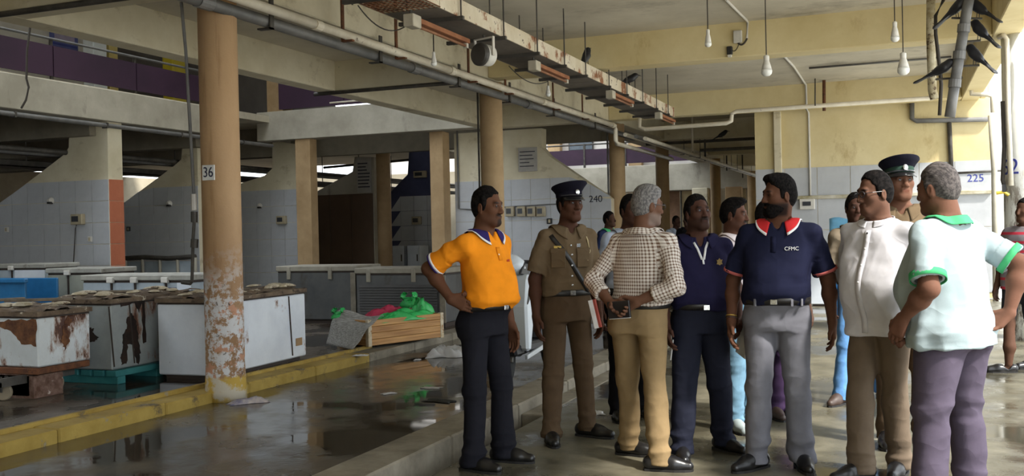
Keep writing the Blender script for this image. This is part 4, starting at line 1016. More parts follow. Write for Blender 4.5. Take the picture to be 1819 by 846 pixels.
# ================================================================== SCOOTER
sc_ = tag(empty('scooter', (-3.40, 8.05, -.02)), 'white and black motor scooter parked on the road by the kerb', 'scooter')
wpl = plain('glossy_white_plastic', srgb(214, 222, 230), .25, var=.03, bump=0)
bpl = plain('matt_black_plastic', srgb(38, 38, 42), .45, var=.1)
# local: front toward -y, length along +y, left side toward +x
def sp_(mb, name, m, bevel=.0, smooth=False, parent=None): return mb.build(name, m, parent or sc_, bevel, smooth)
def wheel(y):
    w = MB().lathe([(.13, -.045), (.19, -.045), (.215, -.02), (.215, .02), (.19, .045), (.13, .045)], 28).build('tyre', plain('tyre_rubber', srgb(28, 28, 28), .8), sc_); w.location = (0, y, .215); w.rotation_euler = (0, math.pi / 2, 0)
    r_ = MB().lathe([(.02, -.05), (.06, -.03), (.135, -.03), (.135, .03), (.06, .03), (.02, .05)], 20).build('rim', plain('alloy_rim', srgb(120, 122, 126), .35, .6), sc_); r_.location = (0, y, .215); r_.rotation_euler = (0, math.pi / 2, 0)
wheel(.22); wheel(1.45)
def yz(poly, x0, x1, name, m, bevel=.02): return sp_(MB().prism(poly, 'x', x0, x1), name, m, bevel)
yz([(.0, .33), (.1, .46), (.3, .48), (.46, .36), (.44, .31), (.3, .41), (.12, .40), (.03, .31)], -.07, .07, 'front_fender', bpl)
for s_x in (-.08, .08): sp_(MB().tube([(s_x, .22, .215), (s_x * .8, .32, .55), (s_x * .6, .36, .7)], .02, 8), 'fork', dark_metal)
# leg shield: tapered white panel leaning back
yz([(.30, .30), (.38, .29), (.46, .56), (.45, .84), (.40, .93), (.33, .90), (.28, .66)], .02, .2, 'leg_shield', wpl)
yz([(.30, .30), (.38, .29), (.46, .56), (.45, .84), (.40, .93), (.33, .90), (.28, .66)], -.2, -.02, 'leg_shield', wpl)
yz([(.22, .50), (.30, .46), (.42, .86), (.36, .92), (.28, .80)], -.03, .03, 'front_spine', bpl)
sp_(MB().prism([(.30, .68), (.36, .72), (.40, .80), (.33, .78)], 'x', .199, .206), 'indicator', bpl)
yz([(.16, .36), (.30, .36), (.42, .40), (.5, .34), (.5, .26), (.2, .26)], -.14, .14, 'lower_cowl', bpl)
# handlebar cowl with headlight
sp_(MB().lathe([(.02, -.06), (.10, -.05), (.14, .0), (.13, .06), (.07, .11), (.01, .12)], 22, (0, .40, .97), 1.1, .8), 'handlebar_cowl', wpl, 0, True)
sp_(MB().lathe([(.01, -.04), (.07, -.03), (.09, .0), (.07, .03), (.01, .045)], 18, (0, .30, .96), 1.2, .5), 'headlight', plain('lamp_glass', srgb(150, 160, 170), .1), 0, True)
sp_(MB().prism([(.30, .93), (.48, .90), (.56, 1.0), (.42, 1.04)], 'x', .13, .15), 'cowl_stripe', bpl, .005)
sp_(MB().tube([(-.33, .50, 1.0), (-.2, .46, 1.02), (.2, .46, 1.02), (.33, .50, 1.0)], .016, 8), 'handlebar', dark_metal)
for sx_ in (-1, 1):
    sp_(MB().tube([(sx_ * .24, .475, 1.015), (sx_ * .36, .51, .995)], .022, 10), 'grip', bpl)
    sp_(MB().tube([(sx_ * .22, .43, 1.0), (sx_ * .34, .42, .98)], .007, 6), 'brake_lever', plain('lever_metal', srgb(170, 170, 170), .3, .8))
    mm = sp_(MB().tube([(sx_ * .2, .46, 1.02), (sx_ * .26, .45, 1.16)], .008, 6), 'mirror_stem', bpl)
    sp_(MB().lathe([(.01, -.02), (.05, -.015), (.06, .0), (.05, .012), (.01, .015)], 16, (sx_ * .29, .45, 1.19), 1.1, .35), 'mirror', bpl, 0, True)
# floorboard, seat, tail
yz([(.36, .28), (.86, .26), (.9, .34), (.42, .36)], -.17, .17, 'footboard', bpl)
yz([(.34, .225), (.95, .285), (1.5, .45), (1.5, .47), (.95, .325), (.34, .26)], .155, .18, 'side_trim', plain('silver_trim', srgb(196, 200, 204), .3), .004)
yz([(.78, .34), (1.0, .32), (1.7, .52), (1.78, .68), (1.2, .70), (.9, .66)], -.15, .15, 'body_side', bpl)
for sx_ in (-1, 1):
    xs_ = sorted((sx_ * .145, sx_ * .17))
    yz([(.92, .62), (1.1, .56), (1.72, .64), (1.74, .70), (1.15, .68)], xs_[0], xs_[1], 'white_side_panel', wpl, .008)
    yz([(.86, .36), (1.0, .36), (1.5, .50), (1.2, .53), (1.0, .47)], xs_[0], xs_[1], 'white_side_panel', wpl, .008)
sp_(MB().lathe([(.10, .0), (.16, .03), (.17, .07), (.13, .11), (.02, .125)], 22, (0, .98, .66), .9, 1.5), 'seat', plain('seat_vinyl', srgb(44, 46, 54), .4), 0, True)
sp_(MB().lathe([(.10, .0), (.15, .03), (.15, .07), (.11, .11), (.02, .12)], 22, (0, 1.42, .68), .85, 1.9), 'seat', plain('seat_vinyl', srgb(44, 46, 54), .4), 0, True)
sp_(MB().tube([(-.11, 1.5, .80), (-.13, 1.74, .82), (.13, 1.74, .82), (.11, 1.5, .80)], .014, 8), 'grab_rail', dark_metal)
yz([(1.0, .2), (1.4, .18), (1.5, .3), (1.0, .32)], -.13, .1, 'engine', dark_metal)
sp_(MB().tube([(-.14, .95, .2), (-.16, 1.2, .24), (-.16, 1.68, .34)], .04, 10), 'exhaust', dark_metal)
sp_(MB().tube([(.13, .9, .2), (.15, .98, .0)], .012, 6), 'kick_stand', dark_metal)
sc_.scale = (1.12, 1.12, 1.12)
yz([(1.72, .56), (1.80, .56), (1.80, .66), (1.74, .68)], -.08, .08, 'tail_light', plain('red_lens', srgb(150, 30, 30), .2), .006)
# ================================================================== PEOPLE
def unit(v):
    v = np.asarray(v, float); return v / (np.linalg.norm(v) + 1e-12)

class Field:
    """distance field on a box; smooth unions of tapered limbs, then one closed surface"""
    def __init__(s, lo, hi, h):
        s.h = h; s.lo = np.array(lo, float)
        n = np.ceil((np.array(hi) - s.lo) / h).astype(int) + 1
        s.n = n; s.A = np.full(tuple(n), 0.08, np.float32)
    def win(s, lo, hi, pad):
        a = np.clip(np.floor((np.array(lo) - pad - s.lo) / s.h).astype(int), 0, s.n)
        b = np.clip(np.ceil((np.array(hi) + pad - s.lo) / s.h).astype(int) + 1, 0, s.n)
        if np.any(b <= a): return None
        ax = [(s.lo[i] + s.h * np.arange(a[i], b[i])).astype(np.float32) for i in range(3)]
        return (slice(a[0], b[0]), slice(a[1], b[1]), slice(a[2], b[2])), ax[0][:, None, None], ax[1][None, :, None], ax[2][None, None, :]
    def put(s, sl, d, k, op='u'):
        a = s.A[sl]
        if op == 'u':
            if k <= 0: s.A[sl] = np.minimum(a, d); return
            h = np.clip(.5 + .5 * (a - d) / k, 0, 1); s.A[sl] = a + (d - a) * h - k * h * (1 - h)
        elif op == 's':      # carve
            d = -d
            if k <= 0: s.A[sl] = np.maximum(a, d); return
            h = np.clip(.5 - .5 * (a - d) / k, 0, 1); s.A[sl] = a + (d - a) * h + k * h * (1 - h)
        elif op == 'i': s.A[sl] = np.maximum(a, d)
    def cone(s, p0, p1, r0, r1, k=.02, op='u', sq=None):
        p0 = np.asarray(p0, float); p1 = np.asarray(p1, float); r = max(r0, r1)
        w = s.win(np.minimum(p0, p1) - r, np.maximum(p0, p1) + r, k + .02)
        if w is None: return
        sl, x, y, z = w; ba = p1 - p0; L2 = float(ba @ ba) + 1e-12
        X, Y, Z = x - p0[0], y - p0[1], z - p0[2]
        t = np.clip((X * ba[0] + Y * ba[1] + Z * ba[2]) / L2, 0, 1)
        dx, dy, dz = X - t * ba[0], Y - t * ba[1], Z - t * ba[2]
        if sq is not None:   # flatten along direction sq[0] by factor sq[1]
            n = sq[0]; q = dx * n[0] + dy * n[1] + dz * n[2]; f = sq[1] - 1
            dx, dy, dz = dx + f * q * n[0], dy + f * q * n[1], dz + f * q * n[2]
        s.put(sl, np.sqrt(dx * dx + dy * dy + dz * dz) - (r0 + (r1 - r0) * t), k, op)
    def ell(s, c, r, M=None, k=.02, op='u'):
        c = np.asarray(c, float); r = np.asarray(r, float); R = r.max()
        w = s.win(c - R, c + R, k + .02)
        if w is None: return
        sl, x, y, z = w; X, Y, Z = x - c[0], y - c[1], z - c[2]
        if M is not None:
            X, Y, Z = (X * M[0, 0] + Y * M[1, 0] + Z * M[2, 0], X * M[0, 1] + Y * M[1, 1] + Z * M[2, 1], X * M[0, 2] + Y * M[1, 2] + Z * M[2, 2])
        k0 = np.sqrt((X / r[0]) ** 2 + (Y / r[1]) ** 2 + (Z / r[2]) ** 2)
        k1 = np.sqrt((X / r[0] ** 2) ** 2 + (Y / r[1] ** 2) ** 2 + (Z / r[2] ** 2) ** 2) + 1e-9
        s.put(sl, k0 * (k0 - 1) / k1, k, op)
    def loft(s, prof, z0, z1, infl=0., k=.03, e=2.3):
        """prof rows: z, half width, half depth, centre x, centre y"""
        pr = np.array(prof, float)
        w = s.win((pr[:, 3].min() - pr[:, 1].max(), pr[:, 4].min() - pr[:, 2].max(), z0), (pr[:, 3].max() + pr[:, 1].max(), pr[:, 4].max() + pr[:, 2].max(), z1), k + .02)
        if w is None: return
        sl, x, y, z = w; zz = z[0, 0]
        zf = np.linspace(pr[0, 0], pr[-1, 0], 80)
        def cv(i):
            v = np.interp(zf, pr[:, 0], pr[:, i]); v = np.convolve(np.pad(v, 4, 'edge'), np.ones(9) / 9, 'valid')
            return np.interp(zz, zf, v).astype(np.float32)[None, None, :]
        a, b, cx_, cy_ = cv(1) + infl, cv(2) + infl, cv(3), cv(4)
        q = (np.abs((x - cx_) / a) ** e + np.abs((y - cy_) / b) ** e) ** (1 / e)
        d = (q - 1) * np.minimum(a, b)
        d = np.maximum(d, np.maximum(z0 - z, z - z1))
        s.put(sl, d, k)
    def plane(s, n, c, keep_below=True):
        """keep the side n.p < c"""
        x = (s.lo[0] + s.h * np.arange(s.n[0])).astype(np.float32)[:, None, None]
        y = (s.lo[1] + s.h * np.arange(s.n[1])).astype(np.float32)[None, :, None]
        z = (s.lo[2] + s.h * np.arange(s.n[2])).astype(np.float32)[None, None, :]
        s.A = np.maximum(s.A, n[0] * x + n[1] * y + n[2] * z - c)
    def sample(s, p):
        p = np.atleast_2d(p); q = (p - s.lo) / s.h; i = np.clip(np.floor(q).astype(int), 0, s.n - 2); f = np.clip(q - i, 0, 1); v = np.zeros(len(p))
        for a in (0, 1):
            for b in (0, 1):
                for c in (0, 1):
                    v += s.A[i[:, 0] + a, i[:, 1] + b, i[:, 2] + c] * (f[:, 0] if a else 1 - f[:, 0]) * (f[:, 1] if b else 1 - f[:, 1]) * (f[:, 2] if c else 1 - f[:, 2])
        inside = np.all((q >= 0) & (q <= s.n - 1), 1)
        return np.where(inside, v, .08)
    def push(s, p, off):
        """move a point out of the surface until it clears it by off"""
        p = np.array(p, float)
        for _ in range(4):
            d = s.sample(p)[0]
            if d >= off: break
            e = .006; g = np.array([s.sample(p + np.eye(3)[k] * e)[0] - s.sample(p - np.eye(3)[k] * e)[0] for k in range(3)])
            if np.linalg.norm(g) < 1e-6: break
            p = p + unit(g) * min(off - d, .03)
        return p
    def surface(s):
        g = openvdb.FloatGrid(0.08)
        A = s.A.copy()
        A[0] = A[-1] = .08; A[:, 0] = A[:, -1] = .08; A[:, :, 0] = A[:, :, -1] = .08
        g.copyFromArray(A)
        pts, quads = g.convertToQuads(0.0)
        return s.lo + pts * s.h, quads

def quad_mesh(name, pts, quads, mat, smooth=True):
    me = bpy.data.meshes.new(name)
    me.vertices.add(len(pts)); me.vertices.foreach_set('co', np.ascontiguousarray(pts, np.float32).ravel())
    nq = len(quads)
    me.loops.add(nq * 4); me.loops.foreach_set('vertex_index', np.ascontiguousarray(quads, np.int32).ravel())
    me.polygons.add(nq); me.polygons.foreach_set('loop_start', np.arange(0, nq * 4, 4, dtype=np.int32))
    me.update(calc_edges=True)
    if smooth: me.shade_smooth()
    me.materials.append(mat)
    return me

def normals(me):
    n = np.empty(len(me.vertices) * 3, np.float32); me.vertices.foreach_get('normal', n); return n.reshape(-1, 3)

def displace(me, pts, fn):
    n = normals(me); d = fn(pts, n)
    q = pts + n * d[:, None]
    me.vertices.foreach_set('co', q.astype(np.float32).ravel()); me.update()
    return q

def folds(seed, amp, freq=(14, 30), stretch=(1, 1, .45), n=7):
    r = np.random.RandomState(seed)
    K = []
    for i in range(n):
        d = unit(r.normal(size=3)) * r.uniform(*freq) * np.array(stretch)
        K.append((d, r.uniform(0, 6.3), unit(r.normal(size=3)) * r.uniform(6, 12), r.uniform(0, 6.3)))
    def f(p):
        o = np.zeros(len(p))
        for d, ph, w, pw in K:
            o += 1.0 - 1.57 * np.abs(np.sin(.5 * (p @ d + ph + 1.5 * np.sin(p @ w + pw))))
        return amp * o / math.sqrt(n)
    return f

def Rz(a): c, s = math.cos(a), math.sin(a); return np.array([[c, -s, 0], [s, c, 0], [0, 0, 1.]])
def Rx(a): c, s = math.cos(a), math.sin(a); return np.array([[1., 0, 0], [0, c, -s], [0, s, c]])
def Ry(a): c, s = math.cos(a), math.sin(a); return np.array([[c, 0, s], [0, 1., 0], [-s, 0, c]])

# ---- shared materials of the figures
def skin_mat():
    s = NT('skin'); a = s.n.new('ShaderNodeAttribute'); a.attribute_name = 'Col'
    f = s.noise(s.mapping(), 60, 4); c = s.mix(s.math('MULTIPLY', f, .25), a.outputs['Color'], (.02, .01, .008, 1))
    s.color(c); s.set(.6, spec=.07); s.b.inputs['Subsurface Weight'].default_value = .06; s.b.inputs['Subsurface Radius'].default_value = (.01, .004, .002)
    s.bump(s.noise(s.mapping(), 220, 3), .08, .002)
    return s.m
SKIN = skin_mat()
def cloth(name, c, var=.08, rough=.85, weave=500, crease=.32):
    if name in MATS: return MATS[name]
    s = NT(name)
    d = tuple(x * (1 - var) for x in c[:3]) + (1,); e = tuple(min(1, x * (1 + var)) for x in c[:3]) + (1,)
    s.color(s.ramp(s.noise(s.mapping(), 9, 5), .35, .65, d, e)); s.set(rough, spec=.06)
    wr_ = s.noise(s.mapping((1, 1, .5)), 6, 1, .5); w2 = s.noise(s.mapping((1, .6, 1.1)), 8, 1, .5)
    rid = s.math('ABSOLUTE', s.math('SUBTRACT', wr_, .5)); rid2 = s.math('ABSOLUTE', s.math('SUBTRACT', w2, .5))
    hgt = s.math('ADD', s.math('MULTIPLY', s.math('ADD', rid, rid2), -1.0), s.math('MULTIPLY', s.noise(s.mapping(), weave, 2), .05))
    s.bump(hgt, crease, .06)
    MATS[name] = s.m; return s.m
def hair_mat(name, c1, c2):
    if name in MATS: return MATS[name]
    s = NT(name); s.color(s.ramp(s.noise(s.mapping((1, .35, .6)), 110, 3), .4, .6, c1, c2)); s.set(.8, spec=.04)
    s.bump(s.noise(s.mapping((1, .35, .6)), 160, 3), .6, .006); MATS[name] = s.m; return s.m
HAIR_BLACK = hair_mat('black_hair', srgb(14, 13, 13), srgb(30, 27, 26))
HAIR_GREY = hair_mat('grey_hair', srgb(88, 86, 86), srgb(128, 124, 122))
HAIR_SALT = hair_mat('salt_pepper_hair', srgb(66, 62, 62), srgb(98, 92, 90))
EYE_W = plain('eye_white', srgb(168, 154, 144), .3, var=.02, bump=0)
EYE_D = plain('eye_iris', srgb(30, 20, 16), .2, var=.02, bump=0)
SHOE_BLACK = plain('black_shoe_leather', srgb(26, 25, 26), .3, var=.1)
SHOE_BROWN = plain('brown_shoe_leather', srgb(66, 50, 42), .5, var=.1)
BELT_BLACK = plain('black_belt_leather', srgb(28, 26, 26), .4, var=.1)
METAL_GOLD = plain('brass', srgb(196, 164, 84), .3, .8)
METAL_SILVER = plain('silver_metal', srgb(196, 198, 200), .25, .9)

def torso_profile(bw, belly, chest, hipw, lean=0.):
    """rows z, half width, half depth, cx, cy for a height of 1.70; -y is the front"""
    return [
        (.74, .145 * hipw, .105 * hipw, 0, .010), (.82, .160 * hipw, .116 * hipw, 0, .010), (.90, .162 * hipw, .118 * hipw, 0, .006),
        (.98, .163 * bw, .112 * bw + belly * .45, 0, .004 - belly * .5), (1.06, .162 * bw, .110 * bw + belly * .8, 0, .006 - belly * .75),
        (1.14, .166 * bw, .110 * bw + belly * .7, 0, .008 - belly * .62), (1.22, .174 * bw, .112 * chest + belly * .3, 0, .010 - belly * .25),
        (1.28, .176 * bw, .110 * chest, 0, .012), (1.33, .160 * bw, .098 * chest, 0, .016), (1.38, .120 * bw, .080, 0, .020), (1.43, .068, .060, 0, .024)]

FING = [(.032, .066, .0), (.011, .074, .1), (-.011, .069, .2), (-.031, .056, .35)]   # across, length, extra curl

def hand(F, wrist, d, n, t, sc, curl=.35, thumb=.5, r=1.0, spread=1.0):
    """palm and five fingers; d along the hand, n palm normal (fingers curl toward it), t toward the thumb"""
    w = np.asarray(wrist, float)
    K = w + d * .088 * sc
    for off, ln, ex in FING:
        kn = K + t * off * sc * spread + d * (-.006 if abs(off) > .02 else 0) * sc
        F.cone(w + t * off * .45 * sc, kn, .0165 * sc * r, .0135 * sc * r, .02)
        a = curl * .6 + ex * curl; p = kn; L = ln * sc
        for q, (fr, rr) in enumerate(((.45, .0098), (.32, .0090), (.25, .0080))):
            dd = d * math.cos(a) + n * math.sin(a)
            p2 = p + dd * L * fr * 1.25; F.cone(p, p2, rr * sc * r, (rr - .0007) * sc * r, .005); p = p2; a += curl * (1.0 + .2 * q)
    tb = w + d * .026 * sc + t * .026 * sc + n * .006 * sc
    t1 = tb + (d * .75 + t * (.5 + .3 * thumb) + n * .25 * (1 - thumb) + n * .15) * .040 * sc
    t2 = t1 + (d * .95 + t * .15 * thumb + n * .3 * (1 - thumb)) * .034 * sc
    F.cone(w + t * .012 * sc + d * .012 * sc, tb, .017 * sc * r, .0155 * sc * r, .015)
    F.cone(tb, t1, .0145 * sc * r, .0115 * sc * r, .01); F.cone(t1, t2, .0115 * sc * r, .009 * sc * r, .005)

def skin_tone(rgb): return np.array(srgb(*rgb)[:3])

def person(label, feetpx, top, yaw, head=(0, 0), headroll=0, bw=1., belly=0., chest=1., hipw=1., feet=None, toes=(0, 0), arms=None, hands=None, skin=(104, 70, 54),
           hair='short', hair_m=None, beard=None, shirt=None, shirt_style='polo', tuck=True, sleeve='short', collar=None, trim=None, cuff=None, trousers=None, shoe=None, belt=None, extras=None,
           h=.005, far=False, head_off=(0, 0), seed=0, legs='trousers', neck_w=1., brow=True, hs=1.0, hair_t=.008, leg_r=1., shirt_hem=None, arm_r=1., collar_pts=None, lean=(0, 0), vneck=.075, waist_z=.985, jawline=1.0, height=None, fold=1.5):
    """px, pz: world x,y of the point between the feet; yaw: 0 faces the camera, + turns to the right of the picture"""
    w_ = [P(x_, y_, Z=0.0) for x_, y_ in feetpx]
    px, pz = (w_[0].x + w_[1].x) / 2, (w_[0].y + w_[1].y) / 2
    tp_ = P(top[0], top[1], Y=pz); H = tp_.z if height is None else height
    S = H / 1.70
    view = unit([px - CAM[0], pz - CAM[1], 0]); right = np.array([view[1], -view[0], 0])
    a = math.radians(yaw); fdir = -view * math.cos(a) + right * math.sin(a)      # facing
    rz = math.atan2(fdir[0], -fdir[1])                                              # local -y -> fdir
    root = tag(empty('person', (px, pz, 0), rz), label, 'person')
    Rw = Rz(rz)
    def loc(x, y):  # world floor point -> local
        return Rw.T @ np.array([x - px, y - pz, 0])
    feet = [tuple((loc(q.x, q.y) / S)[:2]) for q in w_]
    dl = Rw.T @ (right * float(np.array([tp_.x - px, tp_.y - pz, 0]) @ right)) / S
    lean = np.array([lean[0] + dl[0], lean[1] + dl[1], 0.])
    toes = [t_ - yaw for t_ in toes]
    def sh(z): return lean * max(0, (z - .9) / .8)     # upper body lean
    # --- joints (height 1.70 units, scaled by S)
    feet_l = feet if feet is not None else [(-.10, 0), (.10, 0)]
    ank = [np.array([fx, fy, .085]) for fx, fy in feet_l]
    hip = [np.array([-.084 * hipw, .0, .86]), np.array([.084 * hipw, .0, .86])]
    knee = []
    for i in range(2):
        m = (hip[i] + ank[i]) / 2; m[2] = .475; knee.append(m + np.array([0, -.022, 0]))
    shw = .160 * bw
    sho = [np.array([-shw, .018, 1.352]) + sh(1.352), np.array([shw, .018, 1.352]) + sh(1.352)]
    arms = arms or [((-.235, .03, 1.10), (-.245, -.05, .87)), ((.235, .03, 1.10), (.245, -.05, .87))]
    el = [np.array(q[0], float) + sh(q[0][2]) for q in arms]; wr = [np.array(q[1], float) + sh(q[1][2]) for q in arms]
    for i in range(2):     # keep arm lengths human
        v = el[i] - sho[i]; el[i] = sho[i] + unit(v) * .285
        v = wr[i] - el[i]; wr[i] = el[i] + unit(v) * .250
    prof = [(z, w, d, lean[0] * max(0, (z - .9) / .8), cy + lean[1] * max(0, (z - .9) / .8)) for z, w, d, _, cy in torso_profile(bw, belly, chest, hipw)]
    neck0 = np.array([0, .032, 1.385]) + sh(1.4)
    hc = np.array([head_off[0], -.005 + head_off[1], 1.572]) + sh(1.6)
    # head yaw is given in the picture too; convert to the body frame
    hy = math.radians(head[0] - yaw); HM = Rz(hy) @ Ry(math.radians(headroll)) @ Rx(-math.radians(head[1]))
    g = .93 * hs
    def hp(x, y, z): return hc + HM @ (np.array([x, y, z]) * g)
    # ---------------- body: one continuous surface
    lo = np.min(np.array(el + wr + [hc - .2, [-.25, -.2, .9]]), 0) - .22; hi = np.max(np.array(el + wr + [hc + .2, [.25, .2, 1.5]]), 0) + .22
    lo[2] = min(lo[2], min(w[2] for w in wr) - .02); lo[2] = max(lo[2], .02); hi[2] = hc[2] + .19
    F = Field(lo, hi, h / S if not far else h / S)
    F.loft(prof, 1.0, 1.43, -.012, .02)
    F.ell(hp(0, .014, .036), np.array([.0755, .094, .094]) * g, HM, .02)
    F.ell(hp(0, -.024, -.045), np.array([.060 * jawline, .066, .072]) * g, HM, .035)
    F.cone(hp(-.012, -.070, -.098), hp(.012, -.070, -.098), .021 * g * jawline, .021 * g * jawline, .025)
    for sx in (-1, 1):
        F.ell(hp(sx * .040, -.052, -.014), np.array([.026, .028, .024]) * g, HM, .03)
        F.cone(hp(sx * .050, .0, -.060), hp(sx * .018, -.062, -.098), .020 * g * jawline, .019 * g, .03)
    if not far:
        F.cone(hp(-.034, -.078, .030), hp(.034, -.078, .030), .012 * g, .012 * g, .018)
        for sx in (-1, 1): F.ell(hp(sx * .031, -.097, .010), np.array([.021, .017, .014]) * g, HM, .012, 's')
    F.cone(hp(0, -.086, .016), hp(0, -.104, -.028), .0105 * g, .0155 * g, .012)
    if not far:
        for sx in (-1, 1):
            F.cone(hp(sx * .016, -.0865, .0165), hp(sx * .047, -.078, .0145), .0058 * g, .0062 * g, .004)
            F.cone(hp(sx * .017, -.0845, .0015), hp(sx * .045, -.078, .0025), .0052 * g, .0056 * g, .004)
    if not far:
        for sx in (-1, 1): F.ell(hp(sx * .0155, -.096, -.033), np.array([.0095, .011, .009]) * g, HM, .006)
        F.cone(hp(-.019, -.087, -.059), hp(.019, -.087, -.059), .0095 * g, .0095 * g, .007)
        F.cone(hp(-.016, -.085, -.072), hp(.016, -.085, -.072), .010 * g, .010 * g, .006)
    for sx in (-1, 1):
        F.ell(hp(sx * .079, .012, -.006), np.array([.0085, .021, .033]) * g, HM @ Rz(sx * .35), .006)
        if not far: F.ell(hp(sx * .089, .006, -.002), np.array([.006, .010, .018]) * g, HM @ Rz(sx * .35), .004, 's')
    F.cone(hp(0, .022, -.055), neck0, .056 * neck_w, .064 * neck_w, .03)
    F.cone(neck0 + [-.02, 0, .0], sho[0], .040, .048 * arm_r, .05); F.cone(neck0 + [.02, 0, .0], sho[1], .040, .048 * arm_r, .05)
    hands = hands or [{}, {}]
    for i in range(2):
        sx = -1 if i == 0 else 1
        F.cone(sho[i], el[i], .047 * arm_r, .038 * arm_r, .03)
        fd = unit(wr[i] - el[i])
        F.cone(el[i], el[i] + (wr[i] - el[i]) * .35, .038 * arm_r, .039 * arm_r, .03)
        F.cone(el[i] + (wr[i] - el[i]) * .35, wr[i], .039 * arm_r, .026, .03)
        hd = hands[i]
        if hd is None: continue
        d = unit(hd.get('d', fd)); n = np.asarray(hd.get('n', (-sx, 0, 0)), float); n = unit(n - d * (n @ d)); t = np.cross(d, n) * hd.get('flip', -1 if i == 0 else 1)
        t = np.asarray(hd['t'], float) if 't' in hd else (np.array([0, -1, 0]) - d * (-d[1])); t = unit(t - d * (t @ d) - n * (t @ n))
        if 't' not in hd and abs(d[1]) > .9: t = unit(np.cross(d, n))
        hand(F, wr[i], d, n, t, hd.get('s', 1.0), hd.get('curl', .35), hd.get('thumb', .5))
    pts, q = F.surface()
    me = quad_mesh('body', pts * S, q, SKIN)
    # skin colour, lips, stubble: true colours of the skin; eye sockets made darker
    base = skin_tone(skin); colr = np.tile(base, (len(pts), 1))
    L = (pts - hc) @ HM / g
    def blend(mask, c): colr[:] = colr * (1 - mask[:, None]) + np.asarray(c) * mask[:, None]
    def blob(c, r, soft=.35): 
        d = np.sqrt((((L - np.array(c)) / np.array(r)) ** 2).sum(1)); return np.clip((1 - d) / soft, 0, 1)
    dark = skin_tone((34, 28, 26))
    if not far:
        blend(.55 * blob((0, -.092, -.065), (.024, .02, .013)), base * np.array([.85, .55, .55]))
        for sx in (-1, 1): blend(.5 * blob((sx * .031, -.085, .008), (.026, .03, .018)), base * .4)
        if brow:
            for sx in (-1, 1): blend(.9 * blob((sx * .034, -.088, .031), (.028, .03, .0095), .5), dark)
    jaw = np.clip((-.035 - L[:, 2]) / .02, 0, 1) * np.clip((.035 - L[:, 1]) / .02, 0, 1) * np.clip((L[:, 2] + .135) / .02, 0, 1) * (np.abs(L[:, 0]) < .085)
    mous = blob((0, -.094, -.047), (.038, .04, .016), .3)
    goat = blob((0, -.085, -.098), (.032, .06, .036), .35)
    lipmask = blob((0, -.095, -.066), (.018, .03, .009), .5)
    if beard == 'full': blend(.92 * np.clip(jaw, 0, 1) * (1 - .7 * lipmask), dark); blend(.9 * mous, dark)
    elif beard == 'stubble': blend(.5 * jaw * (1 - .6 * lipmask), dark); blend(.8 * mous, dark)
    elif beard == 'goatee': blend(.88 * mous, dark); blend(.88 * goat * (1 - .6 * lipmask), dark); blend(.2 * jaw, dark)
    elif beard == 'moustache': blend(.92 * mous, dark); blend(.25 * jaw, dark)
    elif beard == 'grey': blend(.3 * jaw * (1 - .5 * lipmask), skin_tone((150, 146, 142)))
    # paler palms and fingers' inner side are left to the light; knuckles slightly darker
    ca = me.color_attributes.new('Col', 'FLOAT_COLOR', 'POINT')
    ca.data.foreach_set('color', np.c_[colr, np.ones(len(colr))].astype(np.float32).ravel())
    body = link('body', me, root)
    # eyes
    if not far:
        for sx in (-1, 1):
            c = hp(sx * .031, -.0745, .0095)
            ev = MB().lathe([(.001, -.0115), (.007, -.009), (.0108, -.004), (.0118, 0), (.0108, .004), (.007, .009), (.001, .0115)], 12, sx=1, sy=1)
            o = ev.build('eye', EYE_W, root, smooth=True); o.location = c * S; o.scale = (g * S,) * 3
            iv = MB().lathe([(.001, -.0015), (.0078, -.001), (.0078, .001), (.001, .002)], 12).build('iris', EYE_D, o)
            gaze = HM @ np.array([sx * .02, -1, .0]); gq = Vector(gaze).to_track_quat('Z', 'Y'); iv.rotation_euler = gq.to_euler(); iv.location = Vector(gaze) * .0116
    # ---------------- hair
    hm = hair_m or HAIR_BLACK
    if hair:
        hh = .006 if not far else .009
        Fh = Field(hc - .17, hc + .17, hh / S)
        tk = hair_t
        Fh.ell(hp(0, .016, .042), (np.array([.0755, .095, .094]) + np.array([.5, .6, 1.2]) * tk) * g, HM, 0)
        Fh.ell(hp(0, .030, .0), (np.array([.072, .082, .085]) + tk * .7) * g, HM, .02)
        if hair == 'quiff': 
            Fh.ell(hp(0, -.045, .105), np.array([.058, .055, .038]) * g, HM, .025)
        if hair == 'full': Fh.ell(hp(0, .0, .085), np.array([.078, .09, .06]) * g, HM, .03)
        # cut to the hairline: a plane from forehead to nape, and free ears/face
        fr, ft, bk = {'short': (-.062, .088, -.070), 'quiff': (-.066, .084, -.070), 'full': (-.060, .086, -.085), 'bald': (-.030, .105, -.072), 'back': (-.055, .090, -.085)}[hair]
        A_, B_ = np.array([fr, ft]), np.array([.048, bk])      # (y,z) on the plane
        dv = B_ - A_; nrm = np.array([-dv[1], dv[0]]); nrm = nrm / np.linalg.norm(nrm)
        if nrm @ np.array([1, 1]) < 0: nrm = -nrm
        Nl = HM @ np.array([0, nrm[0], nrm[1]]); cpt = hp(0, A_[0], A_[1])
        gx, gy, gz = [(Fh.lo[j] + Fh.h * np.arange(Fh.n[j])) for j in range(3)]
        wob = .0022 * (np.sin(gx * 190)[:, None, None] + np.sin(gy * 160 + 1)[None, :, None] + np.sin(gz * 175 + 2)[None, None, :])
        Fh.A = np.maximum(Fh.A, (-(Nl[0] * gx[:, None, None] + Nl[1] * gy[None, :, None] + Nl[2] * gz[None, None, :]) + Nl @ cpt + wob).astype(np.float32))
        # temples and sideburns
        for sx in (-1, 1):
            Fh.ell(hp(sx * .066, -.006, .022), np.array([.016, .022, .045]) * g, HM, .012)
            Fh.ell(hp(sx * .085, .010, -.012), np.array([.020, .022, .030]) * g, HM, .006, 's')
